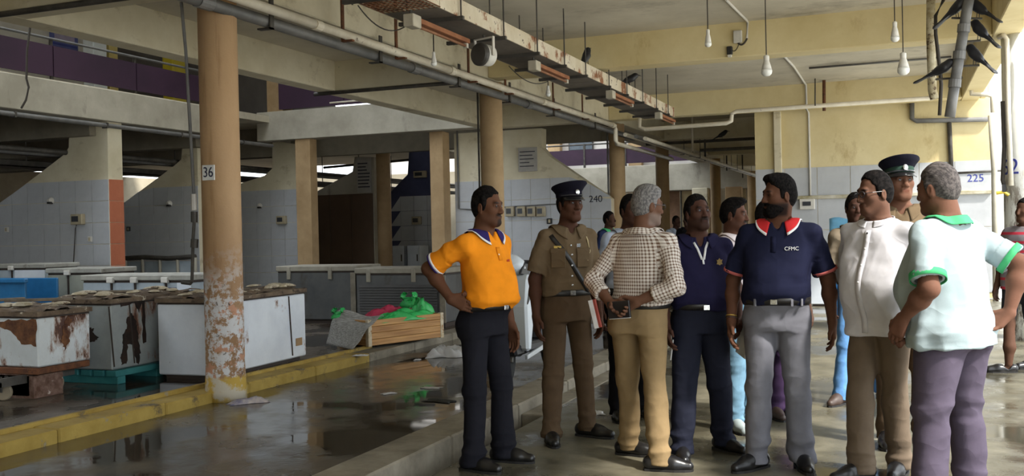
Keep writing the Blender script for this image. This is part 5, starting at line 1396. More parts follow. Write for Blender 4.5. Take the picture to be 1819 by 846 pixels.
        Fh.plane(-(HM @ np.array([0, 0, 1.])), -(HM @ np.array([0, 0, 1.])) @ hp(0, 0, bk - .004))
        hpnt, hq = Fh.surface()
        if len(hpnt):
            hme = quad_mesh('hair', hpnt * S, hq, hm)
            displace(hme, hpnt * S, lambda p, n: folds(seed + 5, .0022, (60, 150), (1, 1, 1), 9)(p))
            link('hair', hme, root)
    if beard == 'full' and not far:
        Fb = Field(hc - [.14, .16, .16], hc + [.14, .1, .02], .005 / S)
        Fb.ell(hp(0, -.026, -.050), (np.array([.060 * jawline, .066, .072]) + .006) * g, HM, .0)
        Fb.cone(hp(-.014, -.070, -.100), hp(.014, -.070, -.100), .029 * g, .029 * g, .025)
        for sx in (-1, 1): Fb.cone(hp(sx * .056, .0, -.050), hp(sx * .02, -.062, -.100), .024 * g, .025 * g, .03)
        Fb.plane(HM @ np.array([0, .35, .94]), (HM @ np.array([0, .35, .94])) @ hp(0, -.06, -.052))
        Fb.ell(hp(0, -.105, -.066), np.array([.022, .03, .0085]) * g, HM, .004, 's')
        bp, bq = Fb.surface(); bme = quad_mesh('beard', bp * S, bq, hm); displace(bme, bp * S, lambda p, n: folds(seed + 8, .0015, (90, 180), (1, 1, 1), 8)(p)); link('beard', bme, root)
    # ---------------- shirt
    SL = {'short': .84, 'long': 1.82, 'three': 1.55}[sleeve]
    hem = shirt_hem if shirt_hem else (waist_z - .03 if tuck else .80)
    fres = h * 1.25 if not far else h
    lo = np.min(np.array(el + (wr if sleeve != 'short' else [el[0]]) + [[-.3, -.2 - belly * 1.3, hem]]), 0) - .09; hi = np.max(np.array(el + (wr if sleeve != 'short' else [el[0]]) + [[.3, .25, 1.5]]), 0) + .09
    lo[2] = min(lo[2], hem - .03); hi[2] = 1.52
    Fs = Field(lo, hi, fres / S)
    loose = .006 if tuck else .012
    pr2 = list(prof)
    if not tuck: pr2 = [(z, w + max(0, (1.15 - z)) * .05, d + max(0, 1.15 - z) * .05, cx_, cy_) for z, w, d, cx_, cy_ in prof]
    Fs.loft(pr2, hem, 1.42, loose, .02)
    if not tuck:
        for i in range(2):
            Fs.ell(hip[i] + [0, .052, .0], np.array([.085, .075, .095]) * hipw + .020, None, .04)
            Fs.cone(hip[i] + [0, .004, .0], knee[i], .094 * hipw * leg_r + .016, .070 * leg_r + .016, .03)
        Fs.plane((0, 0, -1.), -hem)
    for i in range(2):
        sx = -1 if i == 0 else 1
        Fs.cone(neck0 + [sx * .02, 0, .004], sho[i] + [0, 0, .004], .044, .056 * arm_r, .05)
        Fv = Field(lo, hi, fres / S)
        wid = .068 if sleeve == 'short' else .050
        if sleeve == 'short':
            end = sho[i] + (el[i] - sho[i]) * SL; nrm = unit(el[i] - sho[i])
            Fv.cone(sho[i], end + nrm * .02, .058 * arm_r, wid * arm_r, 0)
        else:
            end = el[i] + (wr[i] - el[i]) * (SL - 1); nrm = unit(wr[i] - el[i])
            Fv.cone(sho[i], el[i], .058 * arm_r, .053 * arm_r, 0); Fv.cone(el[i], end + nrm * .02, .053 * arm_r, .044, .02)
        w = Fv.win(end - .13, end + .13, 0)     # trim square, then hollow around the arm
        if w is not None:
            sl, x, y, z = w
            dd = (x - end[0]) * nrm[0] + (y - end[1]) * nrm[1] + (z - end[2]) * nrm[2]
            Fv.A[sl] = np.where(dd > -.03, np.maximum(Fv.A[sl], dd), Fv.A[sl])
        rr = (.043 if sleeve == 'short' else .030) * arm_r
        Fv.cone(end - nrm * .05, end + nrm * .05, rr + .009, rr + .013, .0, 's')
        Fs.put((slice(None),) * 3, Fv.A, .022)
    # neckline
    Fs.cone(neck0 + [0, .0, .03], hp(0, .022, -.055), .067 * neck_w, .070 * neck_w, .0, 's')
    if vneck:
        yf = -.13 - .02
        Fs.cone(neck0 + [0, -.10, .045], neck0 + [0, -.135, .02 - vneck], .030, .004, .0, 's')
        Fs.cone(neck0 + [0, -.06, .045], neck0 + [0, -.135, .02 - vneck * .7], .030, .004, .0, 's')
    sp, sq = Fs.surface()
    sme = quad_mesh('shirt', sp * S, sq, shirt)
    fo = folds(seed + 1, .0058 if not far else .004, (16, 34), (1.2, 1.2, .5), 8)
    fine = folds(seed + 2, .0032, (35, 60), (1, 1, .9), 8)
    blouse = folds(seed + 3, .008, (30, 46), (.5, .5, 1.6), 6)
    def fn(p, n):
        z = p[:, 2] / S
        wst = np.exp(-((z - (hem + .05)) / .06) ** 2)
        arm = np.clip((np.abs(p[:, 0]) / S - shw * .9) / .05, 0, 1)
        d = fo(p) + fine(p) * (.5 + arm) + blouse(p) * (wst * .8 + .25 * arm)
        if tuck: d = d + .010 * np.exp(-((z - (hem + .055)) / .035) ** 2)
        d = np.clip(d * fold, -.009, .024) * np.clip((1.44 - z) / .08, .1, 1)
        for i in range(2):
            end = sho[i] + (el[i] - sho[i]) * SL if sleeve == 'short' else el[i] + (wr[i] - el[i]) * (SL - 1)
            d = np.where(np.linalg.norm(p / S - end, axis=1) < .11, np.clip(d, -.002, .012), d)
        return d
    sp2 = displace(sme, sp * S, fn)
    # the covered skin stays under the cloth
    n_ = normals(me); fs_ = Fs.sample(pts); zone = (pts[:, 2] > hem - .05) & (pts[:, 2] < 1.45)
    zone &= ~((np.abs(pts[:, 0] - neck0[0]) < .06) & (pts[:, 1] < neck0[1]) & (pts[:, 2] > 1.26))
    zone &= ~((np.hypot(pts[:, 0] - neck0[0], pts[:, 1] - neck0[1]) < .080) & (pts[:, 2] > 1.37))
    for i in range(2):
        end = sho[i] + (el[i] - sho[i]) * SL if sleeve == 'short' else el[i] + (wr[i] - el[i]) * (SL - 1); nr = unit((el[i] - sho[i]) if sleeve == 'short' else (wr[i] - el[i]))
        dd = (pts - end) @ nr; pr_ = np.linalg.norm(pts - end - dd[:, None] * nr, axis=1)
        tE = (pts - el[i]) @ unit(wr[i] - el[i]); pE = np.linalg.norm((pts - el[i]) - np.clip(tE, 0, .5)[:, None] * unit(wr[i] - el[i]), axis=1)
        if sleeve == 'short': zone &= ~(((dd > -.014) & (dd < .35) & (pr_ < .12)) | ((pE < .075) & (tE > -.0)))
        else: zone &= ~((dd > -.03) & (dd < .3) & (pr_ < .10))
    mv = np.where(zone, np.clip(fs_ + .016, 0, .04), 0.)
    me.vertices.foreach_set('co', ((pts - n_ * mv[:, None]) * S).astype(np.float32).ravel()); me.update()
    # pattern coordinates: around the trunk / along the sleeve, and height
    uv = sme.attributes.new('pat', 'FLOAT_VECTOR', 'POINT')
    ang = np.arctan2(sp[:, 1] - .01, sp[:, 0]) * .165
    uu, vv = ang.copy(), sp[:, 2].copy()
    for i in range(2):
        sx = -1 if i == 0 else 1
        for p0, p1, off in ((sho[i], el[i], 0.), (el[i], wr[i], .285)):
            ax = unit(p1 - p0); rel = sp - p0; tt = rel @ ax; per = rel - tt[:, None] * ax
            dist = np.linalg.norm(per, axis=1); ln = np.linalg.norm(p1 - p0)
            msk = (dist < .085) & (tt > (.05 if off == 0 else -.02)) & (tt < ln + .04) & (sx * sp[:, 0] > shw * .86)
            e1 = unit(np.cross(ax, [0, 1, 0])); e2 = np.cross(ax, e1)
            uu = np.where(msk, np.arctan2(per @ e1, per @ e2) * .06, uu); vv = np.where(msk, tt + off, vv)
    uv.data.foreach_set('vector', np.c_[uu, vv, np.zeros(len(uu))].astype(np.float32).ravel())
    so = link('shirt', sme, root)
    from mathutils.bvhtree import BVHTree
    bvh = BVHTree.FromPolygons([Vector(v_) for v_ in sp2], [tuple(int(k_) for k_ in q_) for q_ in sq]) if extras else None
    # cuff bands
    if cuff is not None and not far:
        for i in range(2):
            end = sho[i] + (el[i] - sho[i]) * SL if sleeve == 'short' else el[i] + (wr[i] - el[i]) * (SL - 1)
            nrm = unit((el[i] - sho[i]) if sleeve == 'short' else (wr[i] - el[i]))
            b0 = (.0695 * arm_r if sleeve == 'short' else .046)
            for j, (cm, d0, d1) in enumerate(cuff):
                cb = MB().tube([Vector((end + nrm * d0) * S), Vector((end + nrm * d1) * S)], (b0 + .0045 + .001 * j) * S, 28, cap=False)
                oo = cb.build('cuff', cm, root, smooth=True); mo = oo.modifiers.new('thickness', 'SOLIDIFY'); mo.thickness = .004 * S
    # collar
    if collar is not None:
        nb = neck0 + np.array([0, -.004, .048]); tilt = .028
        rb = .070 * neck_w
        st = {'polo': (2.62, .030, .042, .04), 'shirt': (2.72, .032, .038, .05), 'stand': (2.9, .040, .0, 0)}[shirt_style if shirt_style in ('polo', 'shirt', 'stand') else 'polo']
        amax, up, fall, tip = st
        def ringpt(th, r_, z_):  # th from the back
            return nb + np.array([math.sin(th) * r_ * 1.02, math.cos(th) * r_ * 1.05 - .0, z_ - tilt * (1 - math.cos(th)) * .55])
        layers = [('collar', 0.0, 1.0, collar)] if not trim else [('collar', 0.0, 1.0, collar)]
        def cfn(u, v):
            th = (u * 2 - 1) * amax; f = abs(u * 2 - 1)
            if fall == 0:
                return Vector(Fs.push(ringpt(th, rb + .010 + .010 * (1 - v), -.022 + v * up), .002) * S)
            if v < .3: 
                q_ = v / .3; return Vector(ringpt(th, rb + .002, -.028 + q_ * (up + .010)) * S)
            q_ = (v - .3) / .7
            drop = fall + tip * max(0, f - .72) / .28 * .75
            p_ = ringpt(th, rb + .005 + .026 * q_ ** .8 + .012 * f * q_, up - .018 - drop * q_)
            p_[1] -= .016 * q_ * max(0, f - .6) / .4
            p_ = Fs.push(p_, .007 + .004 * q_)
            return Vector(p_ * S)
        co = MB().grid(cfn, 45, 13).build('collar', collar, root, smooth=True)
        mo = co.modifiers.new('thickness', 'SOLIDIFY'); mo.thickness = .004 * S; mo.offset = 0
        ca_ = co.data.attributes.new('pat', 'FLOAT_VECTOR', 'POINT'); ca_.data.foreach_set('vector', np.array([(i_ / 44 * .42, j_ / 12 * .1, 0) for i_ in range(45) for j_ in range(13)], np.float32).ravel())
        if trim is not None:
            def tfn(u, v):
                p0, p1 = cfn(u, .86), cfn(u, 1.0); p_ = p0.lerp(p1, v); n_ = (p_ - Vector(nb * S)); n_.z = 0; n_.normalize(); return p_ + n_ * .0035 + Vector((0, 0, .0005))
            to = MB().grid(tfn, 45, 3).build('collar_trim', trim, root, smooth=True); mo = to.modifiers.new('thickness', 'SOLIDIFY'); mo.thickness = .003; mo.offset = 0
    # ---------------- trousers
    tres = h * 1.4 if not far else h
    lo = np.min(np.array(ank + [[-.22, -.2 - belly, .0]]), 0) - .12; hi = np.max(np.array(ank + [[.22, .2, waist_z + .02]]), 0) + .12; lo[2] = .0; hi[2] = waist_z + .05
    Ft = Field(lo, hi, tres / S)
    Ft.loft(prof, .80, waist_z, .004, .03)
    lr = leg_r
    zhem = .038 if legs == 'trousers' else .50
    for i in range(2):
        sx = -1 if i == 0 else 1
        Ft.cone(hip[i] + [0, .004, .0], knee[i], .090 * hipw * lr, .066 * lr, .025)
        Ft.ell(hip[i] + [0, .052, .0], np.array([.085, .075, .095]) * hipw, None, .04)
        if legs == 'trousers':
            foot = ank[i].copy(); foot[2] = .03; tdv = Rz(math.radians(toes[i])) @ np.array([0, -1, 0.]); Ft.cone(knee[i], foot + tdv * .014, .066 * lr, .066 * lr, .02)
    Ft.plane((0, 0, -1.), -zhem)
    if legs == 'trousers':
        for i in range(2): Ft.cone(ank[i] + [0, .0, -.08], ank[i] + [0, .0, -.02], .046, .040, 0, 's')
    tpn, tq = Ft.surface()
    tme = quad_mesh('trousers', tpn * S, tq, trousers)
    fo2 = folds(seed + 11, .008, (14, 26), (1.1, 1.1, .5), 7); kn = folds(seed + 12, .012, (26, 44), (.45, .45, 1.5), 6); br = folds(seed + 13, .015, (34, 58), (.4, .4, 1.5), 6)
    def fn2(p, n):
        z = p[:, 2] / S
        return np.clip(fo2(p) * np.clip((waist_z - z) / .06, 0, 1) + kn(p) * (np.exp(-((z - .46) / .10) ** 2) + .6 * np.exp(-((z - .80) / .06) ** 2)) * .8 + br(p) * np.exp(-((z - .10) / .10) ** 2), -.010, .020)
    tp2 = displace(tme, tpn * S, fn2)
    if not tuck:
        n_ = normals(tme); q_ = tp2 / S; fs_ = Fs.sample(q_); mv = np.where(q_[:, 2] > hem + .012, np.clip(fs_ + .016, 0, .06), 0.)
        tme.vertices.foreach_set('co', ((q_ - n_ * mv[:, None]) * S).astype(np.float32).ravel()); tme.update()
    link('trousers' if legs == 'trousers' else 'shorts', tme, root)
    if legs != 'trousers':
        Fl = Field(np.min(np.array(ank), 0) - .15, np.max(np.array(ank), 0) + [.15, .15, .6], h / S)
        for i in range(2):
            Fl.cone(knee[i] + [0, 0, .08], knee[i], .060, .052, .03); Fl.cone(knee[i], ank[i] + [0, .02, .16], .050, .055, .03); Fl.cone(ank[i] + [0, .02, .16], ank[i], .052, .034, .03)
            td = Rz(math.radians(toes[i])) @ np.array([0, -1, 0.])
            Fl.cone(ank[i] + [0, .02, -.05], ank[i] + td * .13 + [0, 0, -.062], .032, .026, .03)
        lp, lq = Fl.surface(); lme = quad_mesh('bare_legs', lp * S, lq, SKIN)
        ca = lme.color_attributes.new('Col', 'FLOAT_COLOR', 'POINT'); ca.data.foreach_set('color', np.tile(np.r_[base, 1], (len(lp), 1)).astype(np.float32).ravel()); link('bare_legs', lme, root)
    # ---------------- shoes
    shoe = shoe or SHOE_BLACK
    for i in range(2):
        td = Rz(math.radians(toes[i])) @ np.array([0, -1, 0.]); A = ank[i]
        if far and False: pass
        Fo = Field(A - [.24, .24, .10], A + [.24, .24, .06], (.006 if not far else .009) / S)
        hb = A - td * .045; hb[2] = .040; ball = A + td * .095; ball[2] = .036; toe = A + td * .185; toe[2] = .030
        nup = np.array([0, 0, 1.])
        if legs == 'trousers':
            Fo.cone(hb, ball, .037, .042, .0); Fo.cone(ball, toe, .042, .028, .02)
            Fo.cone(hb + [0, 0, .015], A + [0, 0, -.008] + td * .005, .034, .038, .03); Fo.cone(A + td * .03 + [0, 0, -.012], ball + td * .02 + [0, 0, .006], .034, .03, .03)
        else:
            Fo.cone(hb, ball, .044, .048, .0); Fo.cone(ball, toe, .048, .036, .02)
        Fo.plane((0, 0, -1.), -.006)
        if legs != 'trousers': Fo.cone(A + [0, 0, .09] - td * .01, A + td * .02 + [0, 0, -.02], .05, .045, 0, 's')
        op, oq = Fo.surface(); ome = quad_mesh('shoe' if legs == 'trousers' else 'sandal', op * S, oq, shoe); oo = link('shoe' if legs == 'trousers' else 'sandal', ome, root)
        so_ = []
        side = np.cross(td, nup)
        outline = [(-.085, .0), (-.075, .030), (-.03, .038), (.04, .040), (.10, .047), (.16, .040), (.20, .022), (.212, .0)]
        outline = outline + [(a_, -b_) for a_, b_ in outline[-2:0:-1]]
        vs = [A + td * u_ + side * v_ for u_, v_ in outline]
        MB().prism([(v_[0] * S, v_[1] * S) for v_ in vs], 'z', 0.0, .014 * S).build('sole', plain('dark_sole', srgb(30, 28, 27), .7), oo)
    # ---------------- belt
    if belt is not None and tuck:
        bz = waist_z - .012
        zr = np.array([r_[0] for r_ in prof])
        def bfn(u, v):
            th = u * 2 * math.pi; z_ = bz - .020 + v * .040
            aa, bb, cx_, cy_ = [np.interp(z_, zr, np.array([r_[j] for r_ in prof])) for j in (1, 2, 3, 4)]
            e_ = 2.3; c_, s_ = math.cos(th), math.sin(th); inf = .008
            return Vector(((cx_ + (aa + inf) * math.copysign(abs(c_) ** (2 / e_), c_)) * S, (cy_ + (bb + inf) * math.copysign(abs(s_) ** (2 / e_), s_)) * S, z_ * S))
        bo = MB().grid(bfn, 61, 3).build('belt', belt, root, smooth=True); mo = bo.modifiers.new('thickness', 'SOLIDIFY'); mo.thickness = .005; mo.offset = 1
        bc = bfn(.75, .5)
        bk_ = MB().box((-.019, -.009, -.016), (.019, -.004, .016)).box((-.011, -.010, -.009), (.011, -.008, .009)).build('buckle', METAL_SILVER if belt is not BELT_BLACK or True else METAL_GOLD, root, .002); bk_.location = bc
    ctx = dict(bvh=bvh, root=root, S=S, hp=hp, HM=HM, g=g, hc=hc, prof=prof, sho=sho, el=el, wr=wr, neck0=neck0, fdir=fdir, rz=rz, ank=ank, bw=bw, belly=belly)
    if extras: extras(ctx)
    return ctx

def surf_pt(ctx, x, z, infl=.004, side=-1):
    """point just above the shirt front (side -1) or back at local x, height z"""
    S = ctx['S']
    h_ = ctx['bvh'].ray_cast(Vector((x * S, side * 1.0, z * S)), Vector((0, -side, 0)))
    if h_[0] is None: return np.array([x, side * .1, z])
    n = h_[1]; n = n if n.y * side > 0 else -n
    return np.array((h_[0] + n * infl)) / S
def front_rot(ctx, x, z):
    p0, p1 = surf_pt(ctx, x - .02, z), surf_pt(ctx, x + .02, z)
    return math.atan2(p1[1] - p0[1], p1[0] - p0[0])

def glasses(ctx, fm, lens_m=None):
    hp, S, HM, g = ctx['hp'], ctx['S'], ctx['HM'], ctx['g']; root = ctx['root']
    e = empty('glasses'); e.parent = root
    for sx in (-1, 1):
        ring = [Vector(hp(sx * .032 + .024 * math.cos(a), -.100, .008 + .017 * math.sin(a)) * S) for a in np.linspace(0, 2 * math.pi, 21)]
        MB().tube(ring, .0030 * S, 6, cap=False).build('rim', fm, e, smooth=True)
        MB().tube([Vector(hp(sx * .056, -.098, .014) * S), Vector(hp(sx * .080, -.06, .014) * S), Vector(hp(sx * .084, .01, .012) * S)], .0022 * S, 6).build('temple', fm, e)
    MB().tube([Vector(hp(-.009, -.101, .012) * S), Vector(hp(0, -.106, .015) * S), Vector(hp(.009, -.101, .012) * S)], .002 * S, 6).build('bridge', fm, e)

def peaked_cap(ctx, main, band, peak):
    hp, S, HM, g = ctx['hp'], ctx['S'], ctx['HM'], ctx['g']; root = ctx['root']
    e = empty('peaked_cap'); e.parent = root
    def ring(rx, ry, y0, z, zt, n=36): return [Vector(hp(rx * math.cos(a), y0 + ry * math.sin(a), z + zt * -math.sin(a)) * S) for a in np.linspace(0, 2 * math.pi, n, endpoint=False)]
    def skinrings(rings, name, m, cap=True):
        n = len(rings[0]); mb = MB(); vs = [p for r in rings for p in r]
        fs = [(i * n + k, i * n + (k + 1) % n, (i + 1) * n + (k + 1) % n, (i + 1) * n + k) for i in range(len(rings) - 1) for k in range(n)]
        if cap: fs.append(tuple((len(rings) - 1) * n + k for k in range(n)))
        o = mb.add(vs, fs).build(name, m, e); 
        for f in o.data.polygons: f.use_smooth = True
        return o
    skinrings([ring(.084, .104, .012, .052, .004), ring(.088, .108, .012, .060, .006), ring(.090, .110, .012, .088, .010)], 'cap_band', band)
    skinrings([ring(.089, .109, .012, .086, .010), ring(.105, .128, .008, .112, .018), ring(.124, .146, .004, .134, .024), ring(.122, .144, .004, .142, .024), ring(.09, .11, .006, .146, .018), ring(.03, .03, .01, .146, .006)], 'crown', main)
    def pk(u, v):
        a = math.pi * (1.13 + .74 * u); r1 = v
        x = (.086 + .012 * r1) * math.cos(a); y = .012 + (.106 + .05 * r1) * math.sin(a); z = .058 - .030 * r1 - .010 * (1 - abs(2 * u - 1)) * 0
        return Vector(hp(x, y, z) * S)
    o = MB().grid(pk, 21, 7).build('peak', peak, e, smooth=True); o.modifiers.new('t', 'SOLIDIFY').thickness = .004
    b = MB().lathe([(.001, 0), (.015, .001), (.015, .004), (.008, .007), (.001, .008)], 14).build('badge', METAL_SILVER, e)
    b.location = Vector(hp(0, -.104, .085) * S); b.rotation_euler = Vector(HM @ np.array([0, -1, .15])).to_track_quat('Z', 'Y').to_euler(); b.scale = (S, S * 1.15, S)
    st = MB().tube([Vector(hp(.092 * math.cos(a), .012 + .113 * math.sin(a), .062 + .004 * -math.sin(a)) * S) for a in np.linspace(math.pi * 1.1, math.pi * 1.9, 15)], .004 * S, 6).build('chin_strap', plain('strap_shine', srgb(60, 60, 66), .2), e)
# ---------------------------------------------------------------- the group
c_orange = cloth('orange_polo_cotton', srgb(226, 136, 30)); c_navy = cloth('navy_polo_cotton', srgb(34, 32, 58)); c_navy2 = cloth('dark_navy_polo_cotton', srgb(28, 30, 50))
c_purple = cloth('indigo_collar', srgb(50, 40, 92)); c_white = cloth('white_cotton', srgb(222, 222, 224)); c_shirtwhite = cloth('white_linen_shirt', srgb(206, 204, 210), .04)
c_khaki = cloth('khaki_uniform', srgb(104, 88, 68)); c_khaki_t = cloth('khaki_trousers', srgb(86, 70, 54)); c_beige = cloth('beige_chinos', srgb(142, 120, 88))
c_charcoal = cloth('charcoal_trousers', srgb(30, 30, 36)); c_navyt = cloth('navy_trousers', srgb(34, 36, 48)); c_greyt = cloth('grey_trousers', srgb(112, 112, 120)); c_taupe = cloth('taupe_trousers', srgb(110, 96, 82))
c_mauve = cloth('mauve_grey_trousers', srgb(84, 76, 90)); c_mint = cloth('pale_grey_polo', srgb(158, 172, 176), .04); c_green = cloth('green_knit', srgb(74, 168, 112)); c_red = cloth('red_knit', srgb(196, 50, 52))
c_pink = cloth('pale_pink_shirt', srgb(220, 208, 208)); c_jeans = cloth('light_jeans', srgb(108, 142, 164), .2); c_jeans2 = cloth('blue_jeans', srgb(96, 140, 190), .2); c_black = cloth('black_cloth', srgb(24, 23, 26))
c_ltblue = cloth('light_blue_shirt', srgb(176, 186, 206)); c_plum = cloth('plum_trousers', srgb(62, 46, 72)); c_maroon = cloth('red_trim_knit', srgb(178, 96, 92))
def check_mat():
    s = NT('brown_gingham'); a = s.n.new('ShaderNodeAttribute'); a.attribute_name = 'pat'
    q = s.n.new('ShaderNodeSeparateXYZ'); s.link(a.outputs['Vector'], q.inputs[0])
    def stripe(o): return s.math('LESS_THAN', s.math('FRACT', s.math('MULTIPLY', o, 1 / .021)), .42)
    f = s.math('ADD', stripe(q.outputs[0]), stripe(q.outputs[1]))
    c = s.ramp(s.math('MULTIPLY', f, .5), .0, 1.0, srgb(214, 206, 198), srgb(104, 78, 62))
    s.color(c); s.set(.85, spec=.06)
    s.bump(s.math('MULTIPLY', s.math('ABSOLUTE', s.math('SUBTRACT', s.noise(s.mapping((1, 1, .6)), 7, 1, .5), .5)), -1.0), .4, .05); return s.m
c_check = check_mat()
def stripe_mat():
    s = NT('red_grey_stripes'); z = s.sep()[2]
    f = s.math('FRACT', s.math('MULTIPLY', z, 1 / .085)); k = s.math('LESS_THAN', f, .3)
    s.color(s.mix(k, srgb(120, 112, 116), srgb(176, 40, 60))); s.set(.85); return s.m
c_stripe = stripe_mat()
gold_thread = plain('gold_thread', srgb(150, 124, 70), .6); red_thread = plain('red_thread', srgb(186, 70, 40), .6); white_thread = plain('white_thread', srgb(220, 220, 220), .6)

def chest_print(ctx, txt, x, z, size, m, side=-1):
    p = surf_pt(ctx, x, z, .004) ; a = front_rot(ctx, x, z)
    o = lettering(txt, size, m, Vector(p * ctx['S']), (math.pi / 2, 0, a), ctx['root'], .002); o.name = 'chest_lettering'
def strap(ctx, pts, w, m, name, infl=.004):
    """flat strip over the shirt front through (x, z) spots"""
    P3 = []
    for (x, z) in pts: P3.append(surf_pt(ctx, x, z, infl))
    mb = MB(); vs = []
    for i, p in enumerate(P3):
        d = unit(P3[min(i + 1, len(P3) - 1)] - P3[max(i - 1, 0)]); s_ = unit(np.cross(d, [0, -1, 0])); vs += [p + s_ * w / 2, p - s_ * w / 2]
    mb.add([Vector(v * ctx['S']) for v in vs], [(2 * i, 2 * i + 1, 2 * i + 3, 2 * i + 2) for i in range(len(P3) - 1)])
    o = mb.build(name, m, ctx['root'], smooth=True); mo = o.modifiers.new('thickness', 'SOLIDIFY'); mo.thickness = .0035; mo.offset = 0; return o
def dot(ctx, x, z, r, m, name, infl=.004):
    p = surf_pt(ctx, x, z, infl); o = MB().lathe([(.001, -.002), (r, -.001), (r, .002), (.5 * r, .004), (.001, .0045)], 12).build(name, m, ctx['root']); o.location = Vector(p * ctx['S'])
    a = front_rot(ctx, x, z); o.rotation_euler = (math.pi / 2, 0, a); return o
def patch(ctx, x, z, w, h_, m, name, infl=.004):
    p = surf_pt(ctx, x, z, infl); o = MB().box((-w / 2, -.004, -h_ / 2), (w / 2, .004, h_ / 2)).build(name, m, ctx['root'], .0015); o.location = Vector(p * ctx['S']); o.rotation_euler = (0, 0, front_rot(ctx, x, z)); return o

def ex_orange(c): chest_print(c, 'CFMC', .085, 1.245, .020, red_thread); dot(c, .0, 1.285, .005, c_white, 'button'); strap(c, [(.006, 1.33), (.006, 1.30), (.006, 1.25)], .030, c_orange, 'placket', .003)
def ex_police(c):
    strap(c, [(-.12 + .245 * t_ / 14, 1.37 - .385 * t_ / 14) for t_ in range(15)], .032, BELT_BLACK, 'cross_strap')
    for sx in (-1, 1):
        patch(c, sx * .085, 1.21, .095, .105, c_khaki, 'pocket'); patch(c, sx * .085, 1.268, .10, .03, c_khaki, 'pocket_flap', .007); dot(c, sx * .085, 1.26, .007, METAL_SILVER, 'button')
        sh_ = c['sho'][0 if sx < 0 else 1]; ep = MB().box((-.055, -.022, -.003), (.055, .022, .006)).build('epaulette', c_khaki, c['root'], .003); ep.location = Vector((np.array([sx * .118, .02, 1.406]) + (sh_ - np.array([sx * .16, .018, 1.352]))) * c['S']); ep.rotation_euler = (0, sx * .35, 0)
    for z in (1.30, 1.24, 1.17, 1.10, 1.04): dot(c, .0, z, .007, METAL_SILVER, 'button')
    patch(c, -.085, 1.292, .05, .016, plain('gilt_name_bar', srgb(200, 172, 90), .4), 'name_bar'); patch(c, .055, 1.30, .03, .026, METAL_SILVER, 'badge'); dot(c, .075, 1.265, .014, plain('green_enamel', srgb(110, 170, 150), .3), 'badge')
    cd = [c['sho'][1] + [-.05, -.03, .05]] + [surf_pt(c, .13, 1.33, .006), surf_pt(c, .135, 1.26, .006), surf_pt(c, .115, 1.20, .006)]
    MB().tube([Vector(p * c['S']) for p in cd], .005, 6).build('lanyard', plain('cream_cord', srgb(206, 190, 150)), c['root'])
    cap_navy = cloth('cap_navy_cloth', srgb(25, 24, 34)); peaked_cap(c, cap_navy, cap_navy, SHOE_BLACK)
def ex_police2(c):
    cap_navy = cloth('cap_navy_cloth', srgb(25, 24, 34)); peaked_cap(c, cap_navy, cloth('cap_green_band', srgb(44, 62, 54)), SHOE_BLACK)
def ex_check(c): glasses(c, plain('grey_frame', srgb(70, 66, 66), .4))
def ex_navy(c):
    for sx in (-1, 1): strap(c, [(sx * .046, 1.385), (sx * .026, 1.345), (sx * .006, 1.275)], .014, c_white, 'placket_edge', .003)
    strap(c, [(0, 1.285), (0, 1.245)], .012, c_white, 'placket_edge', .003)
    p = surf_pt(c, .105, 1.255); o = MB().prism([(0, .024), (.010, .012), (.020, .016), (.014, 0), (.020, -.012), (.006, -.014), (0, -.026), (-.006, -.014), (-.020, -.012), (-.014, 0), (-.020, .016), (-.010, .012)], 'y', -.003, .003).build('emblem', gold_thread, c['root']); o.location = Vector(p * c['S']); o.rotation_euler = (0, 0, front_rot(c, .105, 1.255))
def ex_beard(c):
    chest_print(c, 'CFMC', .10, 1.268, .030, white_thread); strap(c, [(0, 1.34), (0, 1.30), (0, 1.25)], .028, c_navy2, 'placket', .003)
    for x in (-.10, .10, .15): patch(c, x, .973, .014, .05, c_greyt, 'belt_loop')
    for k in range(2): 
        w = c['wr'][0] + unit(c['el'][0] - c['wr'][0]) * (.02 + .012 * k); d = unit(c['wr'][0] - c['el'][0]); MB().tube([Vector((w - d * .003) * c['S']), Vector((w + d * .003) * c['S'])], .034 * c['S'], 16).build('bracelet', [plain('bead_dark', srgb(60, 40, 30)), METAL_GOLD][k], c['root'])
def ex_white(c):
    strap(c, [(0, 1.37 - .56 * t_ / 18) for t_ in range(19)], .034, c_shirtwhite, 'placket', .003)
    for z in (1.355, 1.27, 1.18, 1.09, 1.0): dot(c, 0, z, .0055, plain('dark_button', srgb(50, 44, 48), .4) if z > 1.3 else c_white, 'button')
    glasses(c, plain('dark_frame', srgb(44, 40, 42), .35))
def ex_grey(c): pass
def ex_pink(c): pass
SPO = lambda **k: k
hang = [((-.215, .04, 1.08), (-.225, -.03, .83)), ((.215, .04, 1.08), (.225, -.03, .83))]
G = {}
G['orange'] = person('man in an orange polo with navy collar, hand on his hip', [(838, 836), (893, 820)], (866, 331), 48, (58, -3), belly=.062, bw=1.0, toes=(55, 68), skin=(96, 65, 49), hair='short', beard='goatee', shirt=c_orange, collar=c_purple, trim=c_white,
    cuff=[(c_white, -.022, -.010), (c_purple, -.010, .0)], trousers=c_charcoal, belt=BELT_BLACK, arms=[((-.27, .30, 1.17), (-.235, .06, 1.03)), ((.225, .05, 1.08), (.23, -.02, .83))],
    hands=[dict(d=(.45, -.8, -.35), n=(1, .3, 0), t=(0, .3, 1), curl=.15), {}], extras=ex_orange, seed=1, vneck=.085)
G['police'] = person('officer in khaki uniform with a dark peaked cap and cross strap', [(978, 786), (1042, 775)], (1013, 330), 22, (32, 2), toes=(10, 60), skin=(82, 55, 43), hair='short', shirt=c_khaki, shirt_style='shirt', collar=c_khaki, trousers=c_khaki_t, belt=BELT_BLACK, arms=hang, extras=ex_police, seed=2, bw=.98, waist_z=1.0, jawline=.92)
